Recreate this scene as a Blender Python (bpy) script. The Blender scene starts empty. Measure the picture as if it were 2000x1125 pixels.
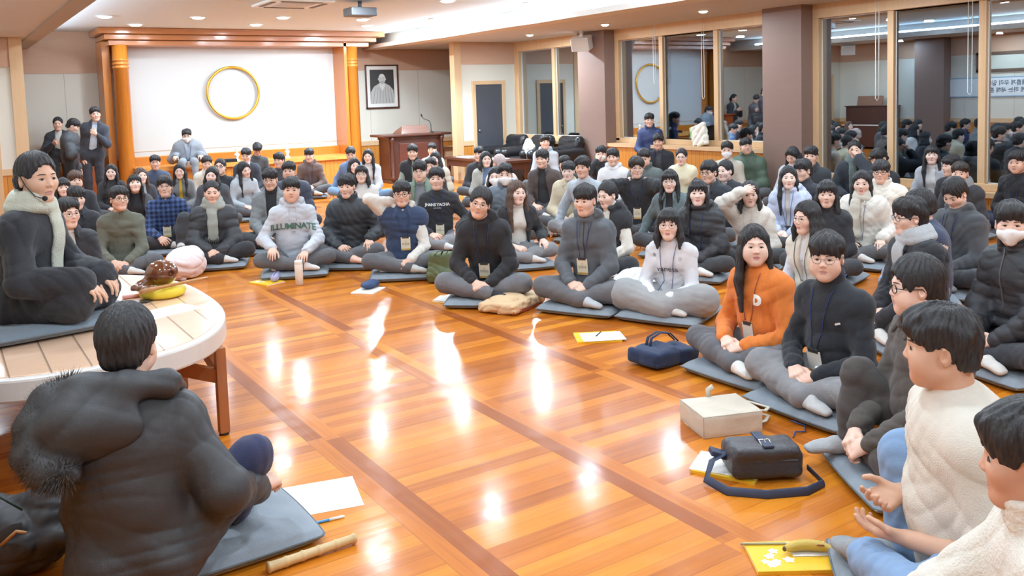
import bpy, math, random
import numpy as np
# ---------------------------------------------------------------- camera
SC = bpy.context.scene
F, YAW, PIT, ROL, CX, CY, CAMZ = 1709.55, .581873528, .0811805243, -.0313896341, 1000., 331.01, 1.65   # focal length in pixels of the 2000 px frame
_f = np.array([math.sin(YAW)*math.cos(PIT), math.cos(YAW)*math.cos(PIT), -math.sin(PIT)])
_r = np.array([math.cos(YAW), -math.sin(YAW), 0.]); _u = np.cross(_r, _f)
_r, _u = math.cos(ROL)*_r+math.sin(ROL)*_u, -math.sin(ROL)*_r+math.cos(ROL)*_u
CAM = np.array([0., 0., CAMZ])
def ray(x, y): return _f+(x-CX)/F*_r-(y-CY)/F*_u
def at_z(x, y, z): d = ray(x, y); return CAM+d*((z-CAMZ)/d[2])
def at_x(x, y, X): d = ray(x, y); return CAM+d*(X/d[0])
def at_y(x, y, Y): d = ray(x, y); return CAM+d*(Y/d[1])
cam = bpy.data.cameras.new('camera'); cam_o = bpy.data.objects.new('camera', cam); SC.collection.objects.link(cam_o)
from mathutils import Matrix
M = Matrix(((_r[0], _u[0], -_f[0], 0), (_r[1], _u[1], -_f[1], 0), (_r[2], _u[2], -_f[2], CAMZ), (0, 0, 0, 1)))
cam_o.matrix_world = M; cam.sensor_width = 36.; cam.lens = F/2000*36.; cam.shift_y = -(562.5-CY)/2000.; cam.clip_start = .05
SC.camera = cam_o
# ---------------------------------------------------------------- view and light
SC.view_settings.view_transform = 'Standard'; SC.view_settings.look = 'None'; SC.view_settings.gamma = 1.; SC.view_settings.use_curve_mapping = False
SC.view_settings.exposure = EXPOSURE = 0.0
SC.cycles.use_denoising = True; SC.cycles.max_bounces = 8; SC.cycles.diffuse_bounces = 4; SC.cycles.glossy_bounces = 4; SC.cycles.transparent_max_bounces = 8
SC.cycles.caustics_reflective = False; SC.cycles.caustics_refractive = False
world = bpy.data.worlds.new('night'); SC.world = world; world.use_nodes = True
world.node_tree.nodes['Background'].inputs[0].default_value = (.010, .013, .018, 1); world.node_tree.nodes['Background'].inputs[1].default_value = 1.
# ---------------------------------------------------------------- materials
MATS = {}
def _nt(name):
    m = bpy.data.materials.new(name); m.use_nodes = True
    nt = m.node_tree; return m, nt, nt.nodes['Principled BSDF']
def _bump(nt, b, height, strength, dist):
    n = nt.nodes.new('ShaderNodeBump'); n.inputs['Strength'].default_value = strength
    n.inputs['Distance'].default_value = dist
    nt.links.new(height, n.inputs['Height']); nt.links.new(n.outputs[0], b.inputs['Normal'])
def srgb(c):
    if isinstance(c, str):
        c = tuple(int(c[i:i+2], 16) for i in (0, 2, 4))
    c = [v/255. for v in c]
    return tuple(v/12.92 if v <= .04045 else ((v+.055)/1.055)**2.4 for v in c)
def plain(name, col, rough=.6, metal=0., coat=0., bump=None, spec=.5):
    key = ('plain', name)
    if key in MATS: return MATS[key]
    m, nt, b = _nt(name); b.inputs['Base Color'].default_value = (*srgb(col), 1)
    b.inputs['Roughness'].default_value = rough; b.inputs['Metallic'].default_value = metal
    b.inputs['Coat Weight'].default_value = coat; b.inputs['Specular IOR Level'].default_value = spec
    if bump:
        tc = nt.nodes.new('ShaderNodeTexCoord'); n = nt.nodes.new('ShaderNodeTexNoise')
        n.inputs['Scale'].default_value = bump[0]; nt.links.new(tc.outputs['Object'], n.inputs['Vector'])
        _bump(nt, b, n.outputs[0], bump[1], .01)
    MATS[key] = m; return m
def glow(name, col, s):
    key = ('glow', name)
    if key in MATS: return MATS[key]
    m, nt, b = _nt(name); b.inputs['Base Color'].default_value = (*srgb(col), 1)
    b.inputs['Emission Color'].default_value = (*srgb(col), 1); b.inputs['Emission Strength'].default_value = s
    MATS[key] = m; return m
def fabric(col, kind='knit'):
    """cloth: fine weave plus soft creases; kinds knit, fleece, nylon, denim, cord, check"""
    key = ('fabric', col, kind)
    if key in MATS: return MATS[key]
    m, nt, b = _nt('cloth_%s_%s' % (kind, col)); N = nt.nodes.new; L = nt.links.new
    tc = N('ShaderNodeTexCoord')
    n = N('ShaderNodeTexNoise'); n.inputs['Scale'].default_value = 5.; n.inputs['Detail'].default_value = 2.5; n.inputs['Distortion'].default_value = 1.
    L(tc.outputs['Object'], n.inputs['Vector'])
    mp = N('ShaderNodeMapRange'); mp.inputs[1].default_value = .3; mp.inputs[2].default_value = .7
    mp.inputs[3].default_value = .92; mp.inputs[4].default_value = 1.06
    L(n.outputs[0], mp.inputs[0])
    mx = N('ShaderNodeMix'); mx.data_type = 'RGBA'; mx.blend_type = 'MULTIPLY'; mx.inputs[0].default_value = 1.
    mx.inputs[6].default_value = (*srgb(col), 1); L(mp.outputs[0], mx.inputs[7]); out = mx.outputs[2]
    b.inputs['Roughness'].default_value = .9; b.inputs['Specular IOR Level'].default_value = .25
    b.inputs['Sheen Weight'].default_value = .15
    fine = N('ShaderNodeTexNoise'); L(tc.outputs['Object'], fine.inputs['Vector'])
    fine.inputs['Scale'].default_value = {'fleece': 130., 'knit': 260.}.get(kind, 400.)
    ad = N('ShaderNodeMath'); ad.operation = 'MULTIPLY_ADD'; ad.inputs[1].default_value = {'fleece': .5, 'knit': .25}.get(kind, .12)
    L(fine.outputs[0], ad.inputs[0]); L(n.outputs[0], ad.inputs[2])
    if kind == 'nylon':
        b.inputs['Roughness'].default_value = .5; b.inputs['Sheen Weight'].default_value = 0; b.inputs['Specular IOR Level'].default_value = .4
    if kind == 'check':
        w1 = N('ShaderNodeTexWave'); w1.bands_direction = 'X'; w2 = N('ShaderNodeTexWave'); w2.bands_direction = 'Z'
        for w in (w1, w2):
            w.inputs['Scale'].default_value = 6.; L(tc.outputs['Object'], w.inputs['Vector'])
        sm = N('ShaderNodeMath'); L(w1.outputs['Fac'], sm.inputs[0]); L(w2.outputs['Fac'], sm.inputs[1])
        r = N('ShaderNodeMapRange'); r.inputs[1].default_value = .6; r.inputs[2].default_value = 1.4; r.inputs[3].default_value = .45; r.inputs[4].default_value = 1.7
        L(sm.outputs[0], r.inputs[0]); m2 = N('ShaderNodeMix'); m2.data_type = 'RGBA'; m2.blend_type = 'MULTIPLY'; m2.inputs[0].default_value = 1.
        L(out, m2.inputs[6]); L(r.outputs[0], m2.inputs[7]); out = m2.outputs[2]
    if kind == 'cord':
        w1 = N('ShaderNodeTexWave'); w1.bands_direction = 'X'; w1.inputs['Scale'].default_value = 22.; L(tc.outputs['Object'], w1.inputs['Vector'])
        L(w1.outputs['Fac'], ad.inputs[0])
    L(out, b.inputs['Base Color'])
    _bump(nt, b, ad.outputs[0], .4, .026)
    MATS[key] = m; return m
def hairmat(col):
    key = ('hair', col)
    if key in MATS: return MATS[key]
    m, nt, b = _nt('hair_' + col); N = nt.nodes.new; L = nt.links.new
    tc = N('ShaderNodeTexCoord'); mp = N('ShaderNodeMapping'); mp.inputs['Scale'].default_value = (160, 160, 12)
    L(tc.outputs['Object'], mp.inputs[0]); n = N('ShaderNodeTexNoise'); n.inputs['Scale'].default_value = 1.; n.inputs['Detail'].default_value = 3
    L(mp.outputs[0], n.inputs['Vector'])
    r = N('ShaderNodeMapRange'); r.inputs[1].default_value = .3; r.inputs[2].default_value = .7; r.inputs[3].default_value = .6; r.inputs[4].default_value = 1.5
    L(n.outputs[0], r.inputs[0])
    mx = N('ShaderNodeMix'); mx.data_type = 'RGBA'; mx.blend_type = 'MULTIPLY'; mx.inputs[0].default_value = 1.
    mx.inputs[6].default_value = (*srgb(col), 1); L(r.outputs[0], mx.inputs[7]); L(mx.outputs[2], b.inputs['Base Color'])
    b.inputs['Roughness'].default_value = .5; b.inputs['Specular IOR Level'].default_value = .35
    _bump(nt, b, n.outputs[0], .5, .006)
    MATS[key] = m; return m
def skinmat(tone):
    key = ('skin', tone)
    if key in MATS: return MATS[key]
    m, nt, b = _nt('skin_' + tone); N = nt.nodes.new; L = nt.links.new
    tc = N('ShaderNodeTexCoord'); n = N('ShaderNodeTexNoise'); n.inputs['Scale'].default_value = 18.; L(tc.outputs['Object'], n.inputs['Vector'])
    mx = N('ShaderNodeMix'); mx.data_type = 'RGBA'; c = srgb(tone)
    mx.inputs[6].default_value = (*c, 1); mx.inputs[7].default_value = (c[0]*.94, c[1]*.82, c[2]*.78, 1); L(n.outputs[0], mx.inputs[0])
    L(mx.outputs[2], b.inputs['Base Color']); b.inputs['Roughness'].default_value = .52; b.inputs['Specular IOR Level'].default_value = .35
    MATS[key] = m; return m

# ---------------------------------------------------------------- distance-field modelling: smooth unions meshed with surface nets
f4 = np.float32
def V3(*a): return np.array(a, float)
def unit(v): v = np.asarray(v, float); return v/(np.linalg.norm(v)+1e-9)
def rotz(d): a = math.radians(d); c, s = math.cos(a), math.sin(a); return np.array([[c, -s, 0], [s, c, 0], [0, 0, 1.]])
def rotx(d): a = math.radians(d); c, s = math.cos(a), math.sin(a); return np.array([[1., 0, 0], [0, c, -s], [0, s, c]])
def roty(d): a = math.radians(d); c, s = math.cos(a), math.sin(a); return np.array([[c, 0, s], [0, 1., 0], [-s, 0, c]])
def axis_pts(lo, hi, h, bands=()):
    out = []; v = lo
    while v < hi+h:
        out.append(v); st = h
        for a, b, f in bands:
            if a-1e-6 <= v < b: st = min(st, f)
            elif v < a < v+st: st = max(min(st, a-v), 1e-4)
        v += st
    return np.array(out, f4)
class Grid:
    def __init__(s, lo, hi, h, bands=((), (), ())):
        s.ax = [axis_pts(lo[i], hi[i], h, bands[i]) for i in range(3)]
        s.D = np.full([len(a) for a in s.ax], .5, f4)
    def sl(s, lo, hi):
        r = []
        for i in range(3):
            a = s.ax[i]; i0 = max(int(np.searchsorted(a, lo[i]))-1, 0); i1 = min(int(np.searchsorted(a, hi[i]))+1, len(a))
            if i1 <= i0: return None
            r.append(slice(i0, i1))
        return tuple(r)
    def co(s, sl): return s.ax[0][sl[0]][:, None, None], s.ax[1][sl[1]][None, :, None], s.ax[2][sl[2]][None, None, :]
    def comb(s, sl, d, k, op):
        A = s.D[sl]
        if op == 'u':
            if k > 0:
                h = np.maximum(k-np.abs(A-d), 0)/k; s.D[sl] = np.minimum(A, d)-h*h*(k*.25)
            else: s.D[sl] = np.minimum(A, d)
        elif op == 's':
            d = -d
            if k > 0:
                h = np.maximum(k-np.abs(A-d), 0)/k; s.D[sl] = np.maximum(A, d)+h*h*(k*.25)
            else: s.D[sl] = np.maximum(A, d)
    def cap(s, a, b, ra, rb=None, k=.02, op='u', n=None, flat=1., quilt=0., ql=.08, mask=None):
        rb = ra if rb is None else rb
        a = np.asarray(a, float); b = np.asarray(b, float); m = max(ra, rb)*max(1, flat)+k+.03+quilt
        sl = s.sl(np.minimum(a, b)-m, np.maximum(a, b)+m)
        if sl is None: return
        X, Y, Z = s.co(sl); ab = b-a; L2 = float(ab@ab)+1e-12
        t = np.clip(((X-f4(a[0]))*f4(ab[0])+(Y-f4(a[1]))*f4(ab[1])+(Z-f4(a[2]))*f4(ab[2]))/f4(L2), 0, 1)
        qx = X-f4(a[0])-t*f4(ab[0]); qy = Y-f4(a[1])-t*f4(ab[1]); qz = Z-f4(a[2])-t*f4(ab[2])
        if n is not None:
            n = unit(n); g = (qx*f4(n[0])+qy*f4(n[1])+qz*f4(n[2]))*f4(1/flat-1)
            qx = qx+g*f4(n[0]); qy = qy+g*f4(n[1]); qz = qz+g*f4(n[2])
        d = np.sqrt(qx*qx+qy*qy+qz*qz)-(f4(ra)+t*f4(rb-ra))
        if quilt: d = d-f4(quilt)*np.sqrt(np.abs(np.sin(t*f4(math.pi*math.sqrt(L2)/ql))))+f4(quilt*.5)
        s.comb(sl, d, k, op)
    def chain(s, pts, rs, **kw):
        for i in range(len(pts)-1): s.cap(pts[i], pts[i+1], rs[i], rs[i+1], **kw)
    def ell(s, c, r, R=None, k=.02, op='u'):
        c = np.asarray(c, float); r = np.asarray(r, float); m = r.max()+k+.03
        sl = s.sl(c-m, c+m)
        if sl is None: return
        X, Y, Z = s.co(sl); X = X-f4(c[0]); Y = Y-f4(c[1]); Z = Z-f4(c[2])
        if R is not None:
            R = np.asarray(R); X, Y, Z = (X*f4(R[0, i])+Y*f4(R[1, i])+Z*f4(R[2, i]) for i in range(3))
        q0 = (X/f4(r[0]))**2+(Y/f4(r[1]))**2+(Z/f4(r[2]))**2; q1 = (X/f4(r[0]**2))**2+(Y/f4(r[1]**2))**2+(Z/f4(r[2]**2))**2
        k0 = np.sqrt(q0); d = k0*(k0-1)/np.maximum(np.sqrt(q1), 1e-4)
        s.comb(sl, d.astype(f4), k, op)
    def box(s, c, hsz, R=None, r=.01, k=.01, op='u'):
        c = np.asarray(c, float); hsz = np.asarray(hsz, float); m = float(np.linalg.norm(hsz))+k+.03
        sl = s.sl(c-m, c+m)
        if sl is None: return
        X, Y, Z = s.co(sl); X = X-f4(c[0]); Y = Y-f4(c[1]); Z = Z-f4(c[2])
        if R is not None:
            R = np.asarray(R); X, Y, Z = (X*f4(R[0, i])+Y*f4(R[1, i])+Z*f4(R[2, i]) for i in range(3))
        a = np.abs(X)-f4(hsz[0]-r); b = np.abs(Y)-f4(hsz[1]-r); e = np.abs(Z)-f4(hsz[2]-r)
        d = np.sqrt(np.maximum(a, 0)**2+np.maximum(b, 0)**2+np.maximum(e, 0)**2)+np.minimum(np.maximum(np.maximum(a, b), e), 0)-f4(r)
        s.comb(sl, d, k, op)
    def plane_cut(s, p, n):      # removes the side n points to
        n = unit(n); X, Y, Z = s.co((slice(None),)*3)
        d = (X-f4(p[0]))*f4(n[0])+(Y-f4(p[1]))*f4(n[1])+(Z-f4(p[2]))*f4(n[2]); s.D = np.maximum(s.D, d)
    def folds(s, seed, amp, freq, up=None):
        """creases: sums of ridged waves"""
        rs = np.random.RandomState(seed); X, Y, Z = s.co((slice(None),)*3)
        N = np.zeros_like(s.D)
        for i in range(4):
            v = unit(rs.randn(3))*freq*(.6+.8*rs.rand()); w = unit(rs.randn(3))*freq*.45
            N += np.sin(X*f4(v[0])+Y*f4(v[1])+Z*f4(v[2])+f4(rs.rand()*6)+f4(1.3)*np.sin(X*f4(w[0])+Y*f4(w[1])+Z*f4(w[2])+f4(rs.rand()*6)))
        s.D += f4(amp*.5)*N
    def creases(s, seed, amp, freq):
        """cloth creases: sharp valleys between soft rolls"""
        rs = np.random.RandomState(seed); X, Y, Z = s.co((slice(None),)*3); N = None
        for i in range(3):
            v = unit(rs.randn(3)*(1, 1, 1.6))*freq*(.7+.6*rs.rand()); w = unit(rs.randn(3))*freq*.5; w2 = unit(rs.randn(3))*freq*.3
            a = np.abs(np.sin(X*f4(v[0])+Y*f4(v[1])+Z*f4(v[2])+f4(rs.rand()*6)+f4(1.5)*np.sin(X*f4(w[0])+Y*f4(w[1])+Z*f4(w[2])+f4(rs.rand()*6))))
            m = f4(.5)+f4(.5)*np.sin(X*f4(w2[0])+Y*f4(w2[1])+Z*f4(w2[2])+f4(rs.rand()*6))
            a = (f4(1)-np.sqrt(a))*m; N = a if N is None else N+a
        s.D += f4(amp)*(np.minimum(N, f4(1.1))-f4(.3))
    def val(s, p):
        i = []; fr = []
        for q in range(3):
            a = s.ax[q]; j = int(np.clip(np.searchsorted(a, p[q])-1, 0, len(a)-2)); i.append(j); fr.append(float((p[q]-a[j])/(a[j+1]-a[j])))
        D = s.D[i[0]:i[0]+2, i[1]:i[1]+2, i[2]:i[2]+2]
        for q in range(3): D = D[0]*(1-fr[q])+D[1]*fr[q]
        return float(D)
    def hit(s, p, d, far=.5, st=.004):
        """first point from outside (p+d*far) travelling back along -d"""
        p = np.asarray(p, float); d = unit(d); t = far; prev = 1
        while t > -.2:
            q = p+d*t
            if all(s.ax[i][0] < q[i] < s.ax[i][-1] for i in range(3)):
                v = s.val(q)
                if v < 0: return q+d*(st*(-v)/(prev-v+1e-9) if prev > 0 else 0)
                prev = v
            t -= st
        return None
    def mesh(s):
        D = s.D; neg = D < 0
        cs = neg[:-1, :-1, :-1].astype(np.int8)
        for o in ((1,0,0),(0,1,0),(0,0,1),(1,1,0),(1,0,1),(0,1,1),(1,1,1)):
            cs = cs+neg[o[0]:neg.shape[0]-1+o[0], o[1]:neg.shape[1]-1+o[1], o[2]:neg.shape[2]-1+o[2]]
        act = (cs > 0) & (cs < 8)
        I, J, K = np.nonzero(act); n = len(I)
        if n == 0: return np.zeros((0, 3), f4), np.zeros((0, 4), np.int32)
        idx = np.full(act.shape, -1, np.int32); idx[I, J, K] = np.arange(n)
        P = np.zeros((n, 3), f4); C = np.zeros(n, f4)
        cor = [(0,0,0),(1,0,0),(0,1,0),(1,1,0),(0,0,1),(1,0,1),(0,1,1),(1,1,1)]
        vals = [D[I+c[0], J+c[1], K+c[2]] for c in cor]
        for a in range(8):
            for ax in range(3):
                if cor[a][ax] == 0:
                    b = a | (1 << ax); va, vb = vals[a], vals[b]; m = (va < 0) != (vb < 0)
                    t = np.where(m, va/np.where(m, va-vb, 1), 0)
                    C += m
                    for q in range(3): P[:, q] += np.where(m, t if q == ax else cor[a][q], 0)
        P /= C[:, None]
        W = np.empty_like(P)
        for q, G in enumerate((I, J, K)):
            a = s.ax[q]; W[:, q] = a[G]+P[:, q]*(a[G+1]-a[G])
        F = []
        for ax in range(3):
            u, v = (ax+1) % 3, (ax+2) % 3
            sh = list(D.shape); A = [slice(None)]*3; B = [slice(None)]*3; A[ax] = slice(0, sh[ax]-1); B[ax] = slice(1, sh[ax])
            for M in (A, B): M[u] = slice(1, sh[u]-1); M[v] = slice(1, sh[v]-1)
            na, nb = neg[tuple(A)], neg[tuple(B)]
            for s_, cond in ((0, na & ~nb), (1, ~na & nb)):
                q = list(np.nonzero(cond)); q[u] = q[u]+1; q[v] = q[v]+1
                def cell(du, dv):
                    e = [q[0].copy(), q[1].copy(), q[2].copy()]; e[u] = e[u]-du; e[v] = e[v]-dv
                    return idx[e[0], e[1], e[2]]
                c = [cell(1, 1), cell(0, 1), cell(0, 0), cell(1, 0)]
                if s_: c = c[::-1]
                F.append(np.stack(c, 1))
        return W, np.concatenate(F)
class MB:
    """collects pieces (verts, faces, material slot) for ONE mesh object"""
    def __init__(s): s.v = []; s.f = []; s.m = []; s.n = 0
    def add(s, v, f, mat=0):
        v = np.asarray(v, float).reshape(-1, 3); s.v.append(v)
        for q in f:
            s.f.append([int(i)+s.n for i in q])
        s.m += ([int(mat)]*len(f)) if np.isscalar(mat) else [int(i) for i in mat]
        s.n += len(v); return s
    def box(s, x0, x1, y0, y1, z0, z1, mat=0):
        v = [(x, y, z) for x in (x0, x1) for y in (y0, y1) for z in (z0, z1)]
        return s.add(v, [(0,1,3,2),(4,6,7,5),(0,4,5,1),(2,3,7,6),(0,2,6,4),(1,5,7,3)], mat)
    def obox(s, c, h, R, mat=0):
        v = [np.asarray(c)+R@V3(x*h[0], y*h[1], z*h[2]) for x in (-1,1) for y in (-1,1) for z in (-1,1)]
        return s.add(v, [(0,1,3,2),(4,6,7,5),(0,4,5,1),(2,3,7,6),(0,2,6,4),(1,5,7,3)], mat)
    def tube(s, pts, r, n=8, mat=0, closed=False, flat=1., up=(0, 0, 1)):
        pts = [np.asarray(p, float) for p in pts]; k = len(pts); rr = r if hasattr(r, '__len__') else [r]*k
        vs = []; prev = None
        for i in range(k):
            t = unit(pts[(i+1) % k]-pts[i-1]) if closed else unit(pts[min(i+1, k-1)]-pts[max(i-1, 0)])
            a = np.cross(t, up) if prev is None else prev-(prev@t)*t
            if np.linalg.norm(a) < 1e-5: a = np.cross(t, (1, .2, 0))
            a = unit(a); b = np.cross(t, a); prev = a
            for j in range(n):
                an = 2*math.pi*j/n; vs.append(pts[i]+rr[i]*(math.cos(an)*a+flat*math.sin(an)*b))
        fs = []
        for i in range(k if closed else k-1):
            i2 = (i+1) % k
            for j in range(n): fs.append((i*n+j, i*n+(j+1) % n, i2*n+(j+1) % n, i2*n+j))
        if not closed: fs += [tuple(range(n))[::-1], tuple((k-1)*n+j for j in range(n))]
        return s.add(vs, fs, mat)
    def lathe(s, prof, c=(0, 0, 0), n=24, R=None, mat=0):
        vs = []; c = np.asarray(c, float); R = np.eye(3) if R is None else R
        for r, z in prof:
            for j in range(n):
                a = 2*math.pi*j/n; vs.append(c+R@V3(r*math.cos(a), r*math.sin(a), z))
        fs = [(i*n+j, i*n+(j+1) % n, (i+1)*n+(j+1) % n, (i+1)*n+j) for i in range(len(prof)-1) for j in range(n)]
        fs += [tuple(range(n))[::-1], tuple((len(prof)-1)*n+j for j in range(n))]
        return s.add(vs, fs, mat)
    def prism(s, poly, z0, z1, mat=0):
        n = len(poly); v = [(x, y, z0) for x, y in poly]+[(x, y, z1) for x, y in poly]
        return s.add(v, [tuple(range(n))[::-1], tuple(range(n, 2*n))]+[(i, (i+1) % n, n+(i+1) % n, n+i) for i in range(n)], mat)
    def ball(s, c, r, n=10, R=None, mat=0):
        r = np.asarray(r if hasattr(r, '__len__') else (r, r, r), float); R = np.eye(3) if R is None else R; vs = []; m = n//2+1
        for i in range(m+1):
            th = math.pi*i/m
            for j in range(n):
                ph = 2*math.pi*j/n; vs.append(np.asarray(c)+R@(r*V3(math.sin(th)*math.cos(ph), math.sin(th)*math.sin(ph), math.cos(th))))
        return s.add(vs, [(i*n+j, (i+1)*n+j, (i+1)*n+(j+1) % n, i*n+(j+1) % n) for i in range(m) for j in range(n)], mat)
    def build(s, name, mats, parent=None, smooth=True, bevel=0, autosmooth=None):
        return link_mesh(name, np.concatenate(s.v), s.f, mats, s.m, parent, smooth, bevel)
COL = bpy.context.scene.collection
def link_mesh(name, v, f, mats, mi=None, parent=None, smooth=True, bevel=0):
    me = bpy.data.meshes.new(name)
    if isinstance(f, np.ndarray) and len(f):
        nf = len(f); me.vertices.add(len(v)); me.vertices.foreach_set('co', np.asarray(v, f4).ravel())
        me.loops.add(nf*4); me.loops.foreach_set('vertex_index', f.astype(np.int32).ravel())
        me.polygons.add(nf); me.polygons.foreach_set('loop_start', np.arange(0, nf*4, 4, dtype=np.int32))
        me.update(calc_edges=True)
    else: me.from_pydata([tuple(map(float, q)) for q in v], [], [tuple(q) for q in f]); me.update()
    for m in (mats if isinstance(mats, (list, tuple)) else [mats]): me.materials.append(m)
    if mi is not None and not np.isscalar(mi): me.polygons.foreach_set('material_index', np.asarray(mi, np.int32))
    me.polygons.foreach_set('use_smooth', np.full(len(me.polygons), bool(smooth)))
    o = bpy.data.objects.new(name, me); COL.objects.link(o)
    if parent is not None: o.parent = parent
    if bevel:
        b = o.modifiers.new('Bevel', 'BEVEL'); b.width = bevel; b.segments = 2; b.limit_method = 'ANGLE'
    return o
def grid_obj(g, name, mats, parent=None, mi=None):
    v, f = g.mesh()
    if len(f) == 0: return None
    m = None
    if mi is not None:
        m = mi(v[f].mean(1))
    return link_mesh(name, v, f, mats, m, parent)
def thing(name, label, cat, loc=(0, 0, 0), rz=0., group=None):
    o = bpy.data.objects.new(name, None); COL.objects.link(o); o.empty_display_size = .1
    o.location = loc; o.rotation_euler = (0, 0, math.radians(rz)); tag(o, label, cat, group); return o
def tag(o, label, cat, group=None):
    o['label'] = label; o['category'] = cat
    if group: o['group'] = group
    return o
def struct(o): o['kind'] = 'structure'; return o
def text_mesh(body, size, font_align='CENTER', spacing=1., bold=0., fine=False):
    c = bpy.data.curves.new('lettering', 'FONT'); c.body = body; c.size = size; c.align_x = font_align; c.align_y = 'CENTER'
    c.space_character = spacing; c.offset = bold; c.resolution_u = 3
    o = bpy.data.objects.new('lettering', c); COL.objects.link(o)
    dg = bpy.context.evaluated_depsgraph_get(); me = bpy.data.meshes.new_from_object(o.evaluated_get(dg))
    if fine:
        import bmesh
        bm = bmesh.new(); bm.from_mesh(me); bmesh.ops.triangulate(bm, faces=bm.faces[:])
        for _ in range(2):
            ed = [q for q in bm.edges if q.calc_length() > size*.22]
            bmesh.ops.subdivide_edges(bm, edges=ed, cuts=1); bmesh.ops.triangulate(bm, faces=bm.faces[:])
        bm.to_mesh(me); bm.free()
    v = np.array([q.co[:] for q in me.vertices]).reshape(-1, 3); f = [tuple(p.vertices) for p in me.polygons]
    bpy.data.objects.remove(o); bpy.data.curves.remove(c); bpy.data.meshes.remove(me)
    return v, f
# ---------------------------------------------------------------- people
def head_prims(g, c, R, s, fat=0., jaw=1., face_only=False, k=1.):
    P = lambda x, y, z: c+R@(V3(x, y, z)*s)
    f = 1+.10*fat
    g.ell(P(0, -.012, .030), V3(.0745, .094, .086)*s, R, k=.01)
    g.ell(P(0, .024, -.032), V3(.0645*f, .066, .081)*s, R, k=.03*s)
    g.cap(P(0, .056, -.100), P(0, .035, -.104), .021*s*f, k=.03*s)
    for q in (-1, 1):
        g.cap(P(.045*q*jaw*f, .0, -.066), P(.018*q, .052, -.102), .021*s, .019*s, k=.03*s)
        g.ell(P(.040*q, .052, -.028), V3(.028*f, .029, .029)*s, R, k=.03*s)
        if fat > 0: g.ell(P(.042*q, .045, -.062), V3(.030, .030, .032)*s*f, R, k=.03*s)
        g.cap(P(.012*q, .079, .018), P(.046*q, .060, .016), .0070*s, .006*s, k=.02*s)
        g.ell(P(.031*q, .0945, -.004), V3(.016, .0095, .0070)*s, R, k=.012*s, op='s')
    g.cap(P(0, .0815, .000), P(0, .0965, -.031), .0058*s, .0085*s, k=.016*s)
    for q in (-1, 1): g.ell(P(.0105*q, .0900, -.036), V3(.0070, .0095, .0062)*s, R, k=.007*s)
    g.cap(P(-.015, .0785, -.066), P(.015, .0785, -.066), .0056*s, k=.010*s)
    g.cap(P(-.012, .0785, -.0755), P(.012, .0785, -.0755), .0062*s, k=.009*s)
    g.cap(P(-.021, .0858, -.0709), P(.021, .0858, -.0709), .0020*s, k=.003*s, op='s')
    if not face_only:
        for q in (-1, 1):
            Re = R@rotz(-22*q)
            g.ell(P(.0775*q, -.010, -.012), V3(.010, .019, .031)*s, Re, k=.008*s)
            g.ell(P(.084*q, -.004, -.008), V3(.006, .010, .016)*s, Re, k=.006*s, op='s')
def face_parts(mb, g, c, R, s, eyes, brow=1., slots=(1, 2, 3, 4)):
    """eyes, lashes and brows laid on the face (white, iris, hair-dark, lip); slots = material slots"""
    W, I, H, _ = slots
    def front(x, z):
        h = g.hit(c+R@(V3(x, 0, z)*s), R@V3(0, 1, 0), far=.15*s, st=.003)
        return h if h is not None else c+R@(V3(x, .08, z)*s)
    for q in (-1, 1):
        e = front(.031*q, -.004)
        if eyes > 0:
            hh = .0068*eyes
            n, m = 12, 5; vs = []; fs = []; ms = []
            for i in range(m+1):
                rr = i/m
                for j in range(n):
                    a = 2*math.pi*j/n; x = math.cos(a)*.0168*rr; z = math.sin(a)*hh*rr*(1-.25*abs(math.cos(a)))
                    vs.append(e+R@(V3(x, .0045*(1-rr*rr)+.0005-abs(x)*.18, z)*s))
            for i in range(m):
                for j in range(n):
                    fs.append((i*n+j, (i+1)*n+j, (i+1)*n+(j+1) % n, i*n+(j+1) % n)); ms.append(W)
            mb.add(vs, fs, ms)
            mb.ball(e+R@(V3(0, .0035, 0)*s), V3(.0070, .0018, min(.0070, hh*.98))*s, 10, R, I)
        pts = [e+R@(V3(.0178*t*q, .0035-.22*abs(.0165*t), (.0058*max(eyes, .1)*(1-t*t*.9)-(.001 if eyes > 0 else .003)))*s) for t in (-1, -.6, -.2, .2, .6, 1)]
        mb.tube(pts, [.0006*s, .0018*s, .0023*s, .0023*s, .0020*s, .0008*s], 6, H)
        if brow > 0:
            bp = []
            for t in (0, .33, .66, 1.):
                x = (.013+.036*t)*q; z = .0175+.0045*math.sin(t*2.6)-.003*t; bp.append(front(x, z)+R@(V3(0, .0005, 0)*s))
            mb.tube(bp, [.002*s*brow, .0031*s*brow, .003*s*brow, .001*s], 6, H, flat=.75)
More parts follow.
